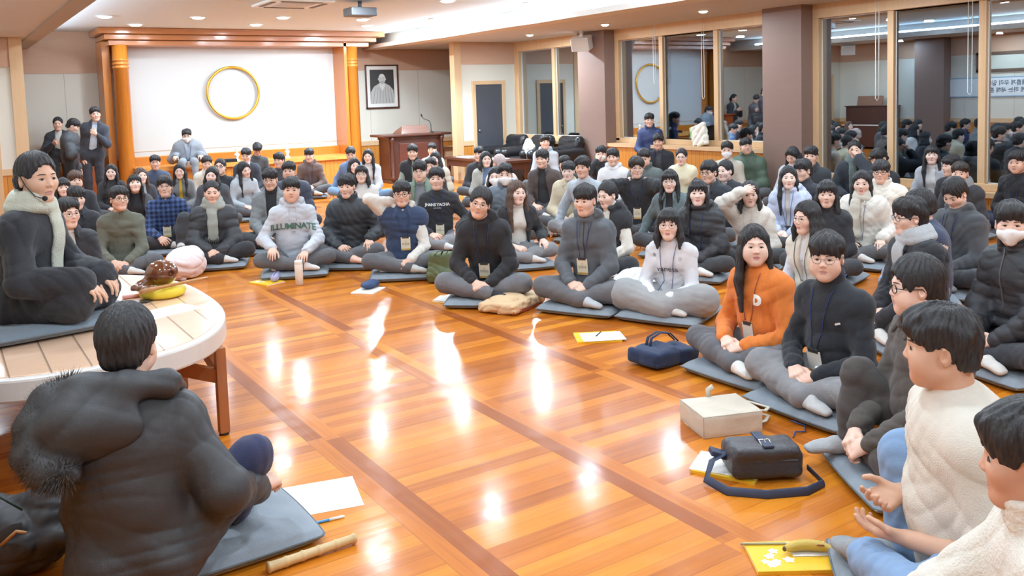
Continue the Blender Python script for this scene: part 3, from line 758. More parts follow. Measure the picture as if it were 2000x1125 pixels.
    # ---- spectacles
    if sp.get('glasses'):
        gm = MB(); P = lambda x, y, z: c+R@(V3(x, y, z)*hp); r = .0011 if sp['glasses'] == 'thin' else .0021
        if lod == 2: r *= 1.3
        for q in (-1, 1):
            gm.tube([P(.034*q+.0235*math.cos(a), .0985-abs(.034*q+.0235*math.cos(a))*.16, -.006+.0185*math.sin(a)*(1-.1*math.cos(a)*q)) for a in np.linspace(0, 2*math.pi, 20)[:-1]], r*hp, 6, closed=True, up=R@V3(0, 1, 0))
            gm.tube([P(.058*q, .089, .0), P(.078*q, .060, .0), P(.0835*q, -.006, .002), P(.082*q, -.022, -.014)], r*hp, 6)
        gm.tube([P(-.011, .098, -.002), P(0, .100, .001), P(.011, .098, -.002)], r*hp, 6)
        go = gm.build('glasses', plain('glasses_'+sp.get('gcol', '2a2a2c'), sp.get('gcol', '2a2a2c'), .3, .5 if sp['glasses'] == 'thin' else 0), root)
    # ---- face mask
    if sp.get('mask'):
        mg = Grid(c-.16, c+.16, (.0042, .0055, .007)[lod]); P = lambda x, y, z: c+R@(V3(x, y, z)*hp)
        mg.ell(P(0, .030, -.062), V3(.066, .075, .058)*hp, R, k=0); mg.cap(P(0, .104, -.040), P(0, .086, -.105), .014*hp, .018*hp, k=.03); mg.cap(P(-.05, .06, -.05), P(.05, .06, -.05), .025*hp, k=.03)
        mg.plane_cut(P(0, .05, -.014), R@V3(0, -.25, 1)); mg.plane_cut(P(0, .028, 0), R@V3(0, -1, -.12))
        mo = grid_obj(mg, 'face_mask', fabric(sp['mask'], 'nylon'), root)
        em = MB()
        for q in (-1, 1):
            em.tube([P(.061*q, .035, -.03), P(.075*q, .012, -.002), P(.083*q, -.016, .005), P(.083*q, -.022, -.02)], .0016, 5); em.tube([P(.060*q, .03, -.085), P(.072*q, .005, -.06), P(.082*q, -.018, -.03)], .0016, 5)
        em.build('ear_loop', plain('loop', 'e8e8e8'), mo)
    if sp.get('headband'):
        bg = Grid(c-.16, c+.17, (.005, .006, .008)[lod]); bg.ell(c+R@(V3(0, -.012, .032)*hp), V3(.098, .120, .113)*hp, R, k=0)
        bg.plane_cut(c+R@(V3(0, .09, .074)*hp), R@V3(0, .25, 1)); bg.plane_cut(c+R@(V3(0, .09, .034)*hp), R@V3(0, -.25, -1)); grid_obj(bg, 'headband', fabric(sp['headband'], 'knit'), root)
    # ---- lanyard and name tag
    if sp.get('tag') and tg is not None:
        tagdef = sp['tag']; drop = tagdef.get('drop', .30); nb = nk+up*.015; off = tagdef.get('x', 0.); lm = MB(); ends = []
        for q in (-1, 1):
            pp = [nb+ax*.055*q-fw*.045+up*.03, nb+ax*.072*q+up*.028]
            for k2 in range(9):
                fr = (k2+1)/9.; p = nb+ax*(q*(.066*(1-fr)+.022*fr)+off*fr)-up*(drop*fr)
                h = tg.hit(p, fw, .4); 
                if h is not None: pp.append(h+fw*.005)
            lm.tube(pp, .0034 if lod < 2 else .0045, 6, flat=.5, up=fw); ends.append(pp[-1])
        lo_ = lm.build('lanyard', plain('lanyard_'+tagdef.get('c', '2f477f'), tagdef.get('c', '2f477f'), .7), root)
        m = (ends[0]+ends[1])/2; tw_, thh = tagdef.get('size', (.088, .128)); dv = -up
        low = tg.hit(m-up*.10, fw, .4); nrm = fw
        if low is not None:
            d_ = (low-m); dv = unit(d_) if np.linalg.norm(d_) > .02 and d_@(-up) > .05 else -up
        nrm = unit(np.cross(ax, -dv)); nrm = nrm if nrm@fw > 0 else -nrm; Rt = np.stack([ax, nrm, np.cross(ax, nrm)], 1)
        cm = m+nrm*.010+dv*(thh*.5+.012)
        tb = MB(); tb.obox(cm, (tw_/2, .0016, thh/2), Rt); tb.obox(cm+nrm*.0022-dv*0+dv*(thh*.42), (tw_/2, .0004, thh*.06), Rt, 1)
        to = tb.build('name_tag', [plain('tag_'+tagdef.get('pc', 'e6dcc2'), tagdef.get('pc', 'e6dcc2'), .5), plain('tag_stripe', 'd8a95c', .5)], lo_, smooth=False)
        cb = MB(); cb.obox(cm-dv*(thh*.5), (tw_*.36, .004, .010), Rt); cb.build('clip', plain('clip_dark', '3a3a3e', .4), lo_, smooth=False)
        if tagdef.get('text'):
            for body, size, dz in (tagdef['text'], .026, -.004), (tagdef.get('small', ''), .012, .022):
                if not body: continue
                tv, tf = text_mesh(body, size)
                if len(tv): 
                    wv = np.array([cm+nrm*.0026+Rt@V3(-q[0], 0, 0)*1.0+(-dv)*(q[1]+dz) for q in tv]) if (Rt@V3(1, 0, 0))@ax < 0 else np.array([cm+nrm*.0026+ax*q[0]*tagdef.get('flip', -1)+(-dv)*(q[1]+dz) for q in tv])
                    link_mesh('lettering', wv, tf, plain('tag_ink', '55524c', .6), None, lo_, False)
    if sp.get('extra'): sp['extra'](root, sp, J, A, Lg, tg)
    return root
def chest_text(cl, t, J, parent, nb):
    up, ax, fw = J['up'], J['ax'], J['fw']
    for d in cl['text']:
        tv, tf = text_mesh(d['s'], d['size'], spacing=d.get('sp', 1.), bold=d.get('bold', 0.), fine=True)
        if not len(tv): continue
        W = max(abs(tv[:, 0]).max(), .01)
        wv = []
        for q in tv:
            x = q[0]; y = q[1]-d.get('arch', 0)*(x/W)**2
            p = nb-ax*(x+d.get('x', 0))*(1 if d.get('mir', True) else -1)-up*(d['drop']-y); h = np.mean([(q2-p)@fw if q2 is not None else .12 for q2 in (t.hit(p+ax*i+up*j, fw, .24, .006) for i, j in ((0, 0), (.012, 0), (-.012, 0), (0, .012), (0, -.012)))])
            wv.append(p+fw*(h+.006))
        link_mesh('lettering', wv, tf, plain('print_'+d['c'], d['c'], .7), None, parent, False)
def make_person(row):
    """row: name, px of head (x, top, chin), depth, body yaw, head yaw... -> full spec -> objects"""
    pass
def spec(name, px, dep, byaw, hyaw, label, sex='m', **k):
    x, top, chin = px; sp = dict(k); sp['sex'] = sex; sp['label'] = label
    sp.setdefault('seed', sum(ord(q)*(i+3) for i, q in enumerate(name)) % 997)
    rnd = random.Random(sp['seed'])
    S = sp.setdefault('S', 1.0 if sex == 'm' else .94); sp.setdefault('fat', 0. if 'w' not in k else max(0, (k['w']-1.05)*6)); sp.setdefault('w', 1.0 if sex == 'm' else .90)
    sp.setdefault('hs', (.955 if sex == 'm' else .915)); sp.setdefault('lean', (0, .10)); sp.setdefault('twist', 0)
    sp.setdefault('hpitch', 0); sp.setdefault('hroll', 0); sp.setdefault('arms', ('lap', 'lap')); sp.setdefault('legs', 'cross')
    sp.setdefault('hair', 'mop' if sex == 'm' else 'long'); sp.setdefault('hcol', 'black'); sp.setdefault('skin', rnd.choice(['eccab8', 'e8c4b0', 'eecebd', 'e4bfab'] if sex == 'm' else ['f2d6c8', 'efd1c1', 'f4dbcf']))
    sp.setdefault('lips', 'c08a80' if sex == 'm' else 'c8807c'); sp.setdefault('pants', {'c': '5c5d61'}); sp.setdefault('socks', 'd9d6d2'); sp.setdefault('eyes', .85)
    sp.setdefault('jaw', 1.0 if sex == 'm' else .9)
    Hc = CAM+ray(x, (top+chin)/2.)*dep
    if 'lod' not in sp: sp['lod'] = 0 if dep < 6.3 else (1 if dep < 10.2 else 2)
    a = math.degrees(math.atan2(Hc[0], -Hc[1])); rz = a-byaw; sp['rz'] = rz; sp['hyaw'] = -(hyaw-byaw)
    z0 = sp.get('z0', .055)
    sp['ts'] = 1.; j1 = joints(sp)['head'][2]; sp['ts'] = 1.1; j2 = joints(sp)['head'][2]
    ts = 1+(Hc[2]-z0-j1)/((j2-j1)/.1); sp['ts'] = float(np.clip(ts, .74, 1.32)); J = joints(sp); sp['J'] = J
    if abs(ts-sp['ts']) > .02: print('stretch', name, round(ts, 2))
    off = rotz(rz)@J['head']; sp['loc'] = (Hc[0]-off[0], Hc[1]-off[1], Hc[2]-J['head'][2] if sp.get('zfree') else z0)
    sp['name'] = name
    return sp
# ---------------------------------------------------------------- room shell
CEIL, SOF = 3.12, 2.83
XL, XR, YF, YB = -.36, 10.55, 18., -3.6
def node_wood(name, col, scale=(1., 1., 14.), rough=.4, coat=0., contrast=.25, groove=None):
    key = ('wood', name)
    if key in MATS: return MATS[key]
    m, nt, b = _nt(name); N = nt.nodes.new; L = nt.links.new
    tc = N('ShaderNodeTexCoord'); mp = N('ShaderNodeMapping'); mp.inputs['Scale'].default_value = scale; L(tc.outputs['Object'], mp.inputs[0])
    n = N('ShaderNodeTexNoise'); n.inputs['Scale'].default_value = 3.; n.inputs['Detail'].default_value = 6; n.inputs['Distortion'].default_value = .6; L(mp.outputs[0], n.inputs['Vector'])
    c = srgb(col); mx = N('ShaderNodeMix'); mx.data_type = 'RGBA'
    mx.inputs[6].default_value = (*[v*(1-contrast) for v in c], 1); mx.inputs[7].default_value = (*[min(v*(1+contrast), 1) for v in c], 1)
    L(n.outputs[0], mx.inputs[0]); L(mx.outputs[2], b.inputs['Base Color']); b.inputs['Roughness'].default_value = rough; b.inputs['Coat Weight'].default_value = coat; b.inputs['Coat Roughness'].default_value = .12
    if groove:
        sx = N('ShaderNodeSeparateXYZ'); L(tc.outputs['Object'], sx.inputs[0]); mul = N('ShaderNodeMath'); mul.operation = 'MULTIPLY'; mul.inputs[1].default_value = 1/groove[1]; L(sx.outputs[groove[0]], mul.inputs[0])
        fr = N('ShaderNodeMath'); fr.operation = 'PINGPONG'; fr.inputs[1].default_value = .5; L(mul.outputs[0], fr.inputs[0]); lt = N('ShaderNodeMapRange'); lt.inputs[1].default_value = 0; lt.inputs[2].default_value = .035; L(fr.outputs[0], lt.inputs[0])
        _bump(nt, b, lt.outputs[0], 1., .006)
        m2 = N('ShaderNodeMix'); m2.data_type = 'RGBA'; m2.inputs[6].default_value = (*[v*.68 for v in c], 1); L(mx.outputs[2], m2.inputs[7]); L(lt.outputs[0], m2.inputs[0]); L(m2.outputs[2], b.inputs['Base Color'])
    MATS[key] = m; return m
def floor_mat():
    m, nt, b = _nt('parquet'); N = nt.nodes.new; L = nt.links.new
    def math_(op, a, c=None):
        n = N('ShaderNodeMath'); n.operation = op
        for i, v in enumerate((a, c)):
            if v is None: continue
            if hasattr(v, 'links') or hasattr(v, 'is_output'): L(v, n.inputs[i])
            else: n.inputs[i].default_value = v
        return n.outputs[0]
    tc = N('ShaderNodeTexCoord'); sp = N('ShaderNodeSeparateXYZ'); L(tc.outputs['Object'], sp.inputs[0]); x, y = sp.outputs[0], sp.outputs[1]
    gx = math_('DIVIDE', math_('SUBTRACT', x, 1.42), .885); gy = math_('DIVIDE', math_('SUBTRACT', y, 2.22), .925)
    fx, fy = math_('FRACT', gx), math_('FRACT', gy); ix, iy = math_('FLOOR', gx), math_('FLOOR', gy)
    isx = math_('LESS_THAN', fx, .185); isy = math_('MULTIPLY', math_('LESS_THAN', fy, .095), math_('SUBTRACT', 1., isx))
    px = math_('FLOOR', math_('MULTIPLY', fx, 10.8)); py = math_('FLOOR', math_('MULTIPLY', fy, 10.5))     # strip numbers across
    def comb(a, c, d):
        n = N('ShaderNodeCombineXYZ')
        for i, v in enumerate((a, c, d)):
            if hasattr(v, 'is_output'): L(v, n.inputs[i])
            else: n.inputs[i].default_value = v
        return n.outputs[0]
    idm = N('ShaderNodeMix'); idm.data_type = 'VECTOR'; L(isx, idm.inputs[0]); L(comb(ix, iy, py), idm.inputs[4]); L(comb(math_('ADD', ix, 71.), px, math_('FLOOR', math_('DIVIDE', gy, 2.))), idm.inputs[5])
    wn = N('ShaderNodeTexWhiteNoise'); wn.noise_dimensions = '3D'; L(idm.outputs[1], wn.inputs[0])
    # grain: along x in the fields, along y in the bands
    gr1 = comb(math_('MULTIPLY', x, 1.6), math_('MULTIPLY', y, 38.), math_('MULTIPLY', wn.outputs[0], 40.)); gr2 = comb(math_('MULTIPLY', x, 38.), math_('MULTIPLY', y, 1.6), math_('MULTIPLY', wn.outputs[0], 40.))
    gm = N('ShaderNodeMix'); gm.data_type = 'VECTOR'; L(isx, gm.inputs[0]); L(gr1, gm.inputs[4]); L(gr2, gm.inputs[5])
    n1 = N('ShaderNodeTexNoise'); n1.inputs['Scale'].default_value = 1.; n1.inputs['Detail'].default_value = 5; n1.inputs['Distortion'].default_value = .4; L(gm.outputs[1], n1.inputs['Vector'])
    val = math_('ADD', math_('MULTIPLY', wn.outputs[0], .55), math_('MULTIPLY', n1.outputs[0], .55))
    val = math_('ADD', val, math_('MULTIPLY', isy, .18))
    w2 = N('ShaderNodeTexWhiteNoise'); w2.noise_dimensions = '3D'; L(comb(ix, math_('FLOOR', math_('DIVIDE', math_('ADD', gy, .05), 2.)), math_('FLOOR', math_('MULTIPLY', fx, 10.8))), w2.inputs[0])
    val = math_('SUBTRACT', val, math_('MULTIPLY', isx, math_('MULTIPLY', math_('GREATER_THAN', w2.outputs[0], .38), .30)))
    cr = N('ShaderNodeValToRGB'); e = cr.color_ramp.elements; e[0].position = .15; e[0].color = (*srgb('984c0c'), 1); e[1].position = .95; e[1].color = (*srgb('dc8a24'), 1)
    k = cr.color_ramp.elements.new(.5); k.color = (*srgb('c06c1a'), 1); L(val, cr.inputs[0])
    # thin dark joints
    jy = math_('LESS_THAN', math_('FRACT', math_('MULTIPLY', fy, 10.5)), .035); jx = math_('LESS_THAN', math_('FRACT', math_('MULTIPLY', fx, 10.8)), .035)
    jj = N('ShaderNodeMix'); L(isx, jj.inputs[0]); L(jy, jj.inputs[2]); L(jx, jj.inputs[3])
    mx = N('ShaderNodeMix'); mx.data_type = 'RGBA'; mx.blend_type = 'MULTIPLY'; L(math_('MULTIPLY', jj.outputs[0], .55), mx.inputs[0]); L(cr.outputs[0], mx.inputs[6]); mx.inputs[7].default_value = (.45, .36, .3, 1)
    L(mx.outputs[2], b.inputs['Base Color']); b.inputs['Roughness'].default_value = .42; b.inputs['Specular IOR Level'].default_value = .15
    b.inputs['Coat Weight'].default_value = .42; b.inputs['Coat IOR'].default_value = 1.55
    sc = N('ShaderNodeTexNoise'); sc.inputs['Scale'].default_value = 9.; sc.inputs['Detail'].default_value = 8; L(tc.outputs['Object'], sc.inputs['Vector'])
    rr = N('ShaderNodeMapRange'); rr.inputs[1].default_value = .35; rr.inputs[2].default_value = .75; rr.inputs[3].default_value = .10; rr.inputs[4].default_value = .20; L(sc.outputs[0], rr.inputs[0]); L(rr.outputs[0], b.inputs['Coat Roughness'])
    hb = math_('ADD', math_('MULTIPLY', n1.outputs[0], .5), math_('MULTIPLY', wn.outputs[0], .6)); bp = N('ShaderNodeBump'); bp.inputs['Strength'].default_value = .25; bp.inputs['Distance'].default_value = .002; L(hb, bp.inputs['Height']); L(bp.outputs[0], b.inputs['Coat Normal'])
    return m
W_BAND = node_wood('wood_band', 'cda78d', (1, 1, 9), .5, contrast=.08)
W_PALE = node_wood('pale_wood', 'd9b58c', (8, 8, 1), .45, contrast=.10)
W_ORNG = node_wood('orange_wood', 'c97a2c', (10, 10, 1), .3, .5, .18)
W_WAIN = node_wood('wainscot_wood', 'd08a3c', (10, 10, 1), .4, .2, .2, (0, .09))
W_WAINY = node_wood('wainscot_wood_side', 'd08a3c', (10, 10, 1), .4, .2, .2, (1, .09))
W_DARK = node_wood('dark_wood', '54332a', (2, 9, 9), .35, .3, .25)
WHITE = plain('white_panel', 'dcd8cb', .7); CEILM = plain('ceiling_paint', 'e2f0fb', .9); SOFM = plain('soffit_paint', 'd3cfcd', .8); BROWN = node_wood('brown_pillar', '8b7166', (1, 1, 6), .55, contrast=.05)
def slab(name, b, mat, parent=None, st=True, bevel=0):
    o = MB().box(*b).build(name, [mat], parent, smooth=False, bevel=bevel)
    if st and parent is None: struct(o)
    return o
fl = slab('floor', (XL-.3, XR+.5, YB, YF+.3, -.2, 0), None, st=True); fl.data.materials.clear(); fl.data.materials.append(floor_mat())
slab('ceiling', (XL-.3, XR+.5, YB, YF+.3, CEIL, CEIL+.2), CEILM)
slab('trim_1', (8.35, XR+.4, YB, YF, SOF, CEIL), SOFM); slab('trim_2', (7.98, 8.36, YB, YF, SOF-.02, SOF+.06), plain('ledge_paint', 'e4dcd2', .8)); slab('trim_3', (8.30, 8.352, YB, YF, SOF+.06, CEIL), plain('fascia_paint', 'b7aca2', .8))
slab('trim_4', (XL-.3, 1.3, YB, YF, SOF, CEIL), SOFM); slab('trim_5', (1.3, 1.52, YB, YF, SOF-.02, SOF+.10), plain('fascia_paint', 'b7aca2', .8))
# front wall: wainscot, rail, white panels, wood band
def panelled(name, o, rot, x0, x1, h, door=None, white=(.80, 2.36)):
    """a panelled wall from x0 to x1 in its own plane (front faces -y)"""
    mb = MB(); y = 0
    mb.box(x0, x1, .02, .15, 0, h, 3)
    mb.box(x0, x1, 0, .05, 0, .70, 2); mb.box(x0, x1, -.02, .05, .70, white[0], 1); mb.box(x0, x1, 0, .05, white[0], white[1], 0); mb.box(x0, x1, -.012, .05, white[1], h, 3)
    n = max(1, int(round((x1-x0)/1.22)))
    for i in range(1, n): xx = x0+(x1-x0)*i/n; mb.box(xx-.004, xx+.004, -.003, .05, white[0], white[1], 4)
    ob = mb.build(name, [WHITE, W_PALE, W_WAIN, W_BAND, plain('joint', 'b5b0a4', .8)], None, False); struct(ob); ob.location = o; ob.rotation_euler = (0, 0, math.radians(rot)); return ob
panelled('wall_front', (0, YF, 0), 0, XL, XR, CEIL)
panelled('wall_left', (XL, 0, 0), 90, YB, YF, SOF)
panelled('wall_back', (0, YB, 0), 180, -XR, -XL, CEIL)
# walls with a dark door at both front corners
def door_wall(n, x0, x1, d0, d1, pale_left, pale_right):
    mb = MB(); y0 = 15.6
    mb.box(x0, x1, y0+.02, y0+.15, 0, SOF, 3)
    for a, b in ((x0, d0), (d1, x1)):
        mb.box(a, b, y0, y0+.05, 0, .70, 2); mb.box(a, b, y0-.015, y0+.05, .70, .80, 1); mb.box(a, b, y0, y0+.05, .80, 2.0, 0)
    mb.box(x0, x1, y0, y0+.05, 2.0, 2.37, 0); mb.box(x0, x1, y0-.012, y0+.05, 2.37, SOF, 3)
    if pale_left: mb.box(x0-.03, x0+.13, y0-.025, y0+.16, 0, SOF, 1)
    if pale_right: mb.box(x1-.15, x1+.03, y0-.025, y0+.16, 0, SOF, 1)
    o = mb.build('wall_'+n, [WHITE, W_PALE, W_WAIN, W_BAND], None, False); struct(o)
    d = MB(); d.box(d0-.08, d0, y0-.03, y0+.06, 0, 1.95).box(d1, d1+.08, y0-.03, y0+.06, 0, 1.95).box(d0-.08, d1+.08, y0-.03, y0+.06, 1.95, 2.03)
    do = d.build('door_1' if n.endswith('right') else 'door_2', [W_PALE], None, False, .004); struct(do)
    MB().box(d0, d1, y0-.005, y0+.03, 0.01, 1.95).build('door_leaf', [plain('dark_door', '4a4b52', .5)], do, False)
    MB().ball((d0+.06, y0-.03, 1.0), .022).build('door_handle', [plain('steel', 'b8b8b8', .3, 1.)], do)
door_wall('front_right', 8.95, XR, 9.41, 10.06, True, True)
door_wall('front_left', XL, 1.20, .02, .76, False, True)
# right wall: pillars, low walls, window bays
wr = MB(); wr.box(XR+.05, XR+.25, YB, YF, 0, .60, 1); wr.box(XR+.2, XR+.4, YB, YF, 2.68, SOF, 0)
struct(wr.build('wall_right', [W_BAND, W_WAINY], None, False))
PILL = [(12.36, 13.14), (8.05, 8.74), (3.75, 4.45), (-.6, .1)]
for i, (a, b) in enumerate(PILL):
    o = slab('trim_%d' % (6+i), (10.2, XR+.3, a, b, 0, SOF), BROWN)
def window(n, y0, y1, zs, mulls, sill_front):
    x = 10.5; fr = MB()
    fr.box(x-.06, x+.14, y0, y1, SOF-.20, SOF); fr.box(x-.06, x+.14, y0, y0+.10, zs, SOF-.2); fr.box(x-.06, x+.14, y1-.10, y1, zs, SOF-.2); fr.box(x-.06, x+.14, y0, y1, zs-.04, zs+.05)
    for mY in mulls: fr.box(x-.03, x+.10, mY-.045, mY+.045, zs, SOF-.2)
    o = fr.build('window_%d' % n, [W_PALE], None, False, .006); struct(o)
    ys = [y0+.10]+list(mulls)+[y1-.10]
    for i in range(len(ys)-1):
        a, b = ys[i]+(.045 if i else 0), ys[i+1]-(.045 if i < len(ys)-2 else 0)
        g = MB().box(x+.03+.015*(i % 2), x+.04+.015*(i % 2), a, b, zs+.05, SOF-.2).build('window_pane', [GLASS], o, False)
        e = MB(); t = .012
        for q in ((a, a+t, zs+.05, SOF-.2), (b-t, b, zs+.05, SOF-.2), (a, b, zs+.05, zs+.05+t), (a, b, SOF-.2-t, SOF-.2)): e.box(x+.022, x+.034+.015*(i % 2), *q)
        e.build('gasket', [plain('gasket', 'd8d8d6', .5)], o, False)
    s = MB(); s.box(sill_front, x+.05, y0, y1, zs-.10, zs-.04).box(sill_front+.03, x+.05, y0, y1, 0, zs-.1, 1)
    struct(s.build('trim_%d' % (20+n), [W_PALE, W_WAINY], None, False))
GLASS, nt, b = _nt('night_glass')
nt.nodes.remove(b); N = nt.nodes.new; gl = N('ShaderNodeBsdfGlossy'); gl.inputs['Roughness'].default_value = 0.; gl.inputs[0].default_value = (.86, .93, .98, 1); tr = N('ShaderNodeBsdfTransparent'); tr.inputs[0].default_value = (.75, .8, .85, 1)
ms = N('ShaderNodeMixShader'); ms.inputs[0].default_value = .40; nt.links.new(tr.outputs[0], ms.inputs[1]); nt.links.new(gl.outputs[0], ms.inputs[2]); nt.links.new(ms.outputs[0], nt.nodes['Material Output'].inputs[0])
window(1, 13.14, 15.6, .82, [14.30], 10.30); window(2, 8.74, 12.36, .82, [11.18, 9.92], 10.22); window(3, 4.45, 8.05, .40, [6.86, 5.66], 10.30); window(4, .1, 3.75, .40, [2.6, 1.3], 10.30)
# the night outside: its darkness is the colour of an upright slab beyond the panes
slab('trim_40', (XR+1.2, XR+1.3, YB, YF, -.2, 3.6), plain('night_wall', '2b3034', .9))
# left wall pillars, banner
for i, (a, b) in enumerate([(12.36, 13.14), (8.05, 8.74), (3.75, 4.45)]): slab('trim_%d' % (30+i), (XL, XL+.32, a, b, 0, SOF), BROWN)
# ---------------------------------------------------------------- altar: base, columns, cornice, white niche, golden ring
al = thing('altar', 'orange wooden altar with cornice, two columns and bright white back panel', 'altar', (5.08, 17.2, 0))
def part(mb, name, mats, p, smooth=False, bevel=0):
    o = mb.build(name, mats, p, smooth, bevel); o.location = -np.array(p.location); return o
def part_w(mb, name, mats, p, smooth=False, bevel=0):      # world coordinates, parent possibly turned
    o = mb.build(name, mats, p, smooth, bevel); o.matrix_parent_inverse = Matrix.Translation(p.location).inverted() if p.parent is None else (Matrix.Translation(p.parent.location)).inverted(); return o
b_ = MB().box(3.02, 7.16, 16.85, 17.95, 0, .52, 1).box(2.98, 7.2, 16.8, 17.95, .52, .60, 2).box(3.02, 7.2, 17.5, 17.95, .60, .76)
part(b_, 'base', [W_ORNG, W_WAIN, node_wood('ledge_wood', 'e0a050', (1, 8, 8), .35, .3)], al)
NICHE = plain('niche_white', 'cecfce', .85)
part(MB().box(3.06, 7.14, 17.6, 17.65, .76, 2.95), 'back_panel', [NICHE], al)
part(MB().box(3.06, 7.14, 17.592, 17.6, .862, .868).box(3.06, 7.14, 17.585, 17.6, .76, .775), 'panel_moulding', [plain('moulding_gold', 'd9b98c', .5)], al)
for q in ((7.14, 7.20, 17.0, 17.95, .6, 2.95), (2.98, 3.06, 17.45, 17.95, .6, 2.95), (2.62, 2.75, 17.3, 17.95, .0, 2.9), (7.45, 7.55, 17.4, 17.95, 0, 2.9)): part(MB().box(*q), 'side_panel', [W_ORNG], al)
for cx in (2.89, 7.335):
    r = .135; prof = [(r+.02, 0), (r+.02, .05), (r, .07), (r, .4), (r-.005, 2.40), (r+.008, 2.405), (r+.008, 2.435), (r-.008, 2.44), (r-.008, 2.465), (r+.008, 2.47), (r+.008, 2.50), (r-.008, 2.505), (r-.008, 2.53), (r+.008, 2.535), (r+.008, 2.565), (r-.004, 2.57), (r-.004, 2.82)]
    part(MB().lathe(prof, (cx, 17.1, 0), 28), 'column', [W_ORNG], al, True)
cn = MB(); cn.box(2.70, 7.70, 17.0, 17.95, 2.81, 2.90).box(2.62, 7.84, 16.92, 17.95, 2.91, 3.00).box(2.52, 8.0, 16.84, 17.95, 3.01, 3.115).box(2.75, 7.65, 17.05, 17.95, 2.895, 2.915).box(2.68, 7.78, 16.97, 17.95, 2.995, 3.015)
part(cn, 'cornice', [node_wood('cornice_wood', 'b06a34', (1, 8, 8), .3, .6, .15)], al, False, .008)
rg = MB(); rg.tube([V3(5.0+.505*math.cos(a), 17.545, 1.93+.505*math.sin(a)) for a in np.linspace(0, 2*math.pi, 65)[:-1]], .024, 12, closed=True, up=(0, 1, 0))
tag(rg.build('golden_ring', [plain('gold', 'e8b84a', .28, .85)]), 'thin golden ring hanging on the white back panel of the altar', 'ring')
sc_ = MB().box(3.9, 6.5, 16.9, 17.0, 3.04, 3.118); tag(sc_.build('projection_screen_case', [plain('case_dark', '4b4a48', .5)], None, False, .01), 'long dark roll-up screen case above the altar cornice', 'screen case')
# candlestick, box on the altar ledge
def lathe_thing(name, label, cat, prof, c, mat, n=24):
    o = MB().lathe(prof, (0, 0, 0), n).build(name, [mat]); o.location = c; tag(o, label, cat); return o
for X, lab in ((5.86, 'white candlestick on the altar ledge below the panel middle'), (4.86, 'white candlestick on the altar ledge behind the bowed dark head')):
    lathe_thing('candlestick', lab, 'candlestick', [(.055, 0), (.06, .02), (.03, .04), (.022, .08), (.045, .11), (.05, .14), (.02, .17), (.018, .20), (.035, .23), (.03, .25), (.008, .27), (.006, .29)], (X, 17.05, .60), plain('porcelain', 'f0ede8', .25))
bx = MB().box(-.16, .16, -.10, .10, 0, .055).box(-.15, .15, -.09, .09, .055, .065); o = bx.build('black_box', [plain('black_lacquer', '26262a', .3)], None, False, .004); o.location = (4.66, 17.0, .60); tag(o, 'flat black box on the altar ledge beside the white panel foot', 'box')
# portrait: frame, mat, photograph of a robed man with glasses, built as shapes on the print
pf = thing('framed_portrait', 'black and white portrait of a bald robed man in wooden frame', 'picture', (8.42, 17.98, 2.0))
w2, h2 = .40, .485; f = MB()
for q in ((-w2, w2, h2-.03, h2), (-w2, w2, -h2, -h2+.03), (-w2, -w2+.03, -h2, h2), (w2-.03, w2, -h2, h2)): f.box(q[0], q[1], -.035, 0, q[2], q[3])
f.build('frame', [W_DARK], pf, False, .004); MB().box(-w2+.02, w2-.02, -.012, 0, -h2+.02, h2-.02).build('mount', [plain('mount', 'e6e4de', .6)], pf, False)
pm = MB(); g0, g1, g2, g3 = range(4)
pm.box(-.29, .29, -.016, -.012, -.375, .375, 0)
def disc(cx, cz, rx, rz, y, m, a0=0, a1=360, n=28): pm.add([(cx+rx*math.cos(math.radians(a0+(a1-a0)*i/n)), y, cz+rz*math.sin(math.radians(a0+(a1-a0)*i/n))) for i in range(n+1)], [tuple(range(n+1))], m)
pm.add([(-.29, -.018, -.375), (.29, -.018, -.375), (.27, -.018, -.08), (.18, -.018, .02), (.06, -.018, .08), (-.06, -.018, .08), (-.2, -.018, 0), (-.28, -.018, -.12)], [tuple(range(8))], 2)
for q in range(7): a = -.24+.08*q; pm.add([(a, -.0185, -.37), (a+.012, -.0185, -.37), (a*.75+.02, -.0185, -.02), (a*.75+.012, -.0185, -.02)], [(0, 1, 2, 3)], 1)
pm.add([(-.05, -.019, .10), (.05, -.019, .10), (.07, -.019, .02), (0, -.019, -.10), (-.07, -.019, .02)], [(0, 1, 2, 3, 4)], 3)
disc(.0, .17, .082, .115, -.019, 3); disc(0, .15, .066, .09, -.0192, 2, 190, 350); disc(-.086, .165, .012, .026, -.0188, 2); disc(.086, .165, .012, .026, -.0188, 2)
for q in (-.034, .034): disc(q, .172, .029, .022, -.0196, 0); disc(q, .172, .026, .019, -.020, 3); disc(q, .170, .013, .005, -.0204, 0); pm.add([(q-.026, -.0205, .200), (q+.026, -.0205, .200), (q+.024, -.0205, .206), (q-.024, -.0205, .206)], [(0, 1, 2, 3)], 1)
disc(0, .128, .013, .009, -.0202, 2); disc(0, .100, .024, .005, -.0202, 1); pm.add([(-.06, -.0205, .174), (-.084, -.0205, .176), (-.084, -.0205, .172), (-.06, -.0205, .170)], [(0, 1, 2, 3)], 0)
pm.build('photograph', [plain('print_dark', '3d3d3d', .5), plain('print_mid', '7f7f7d', .5), plain('print_light', 'b4b4b0', .5), plain('print_pale', 'd2d2ce', .5)], pf, False)
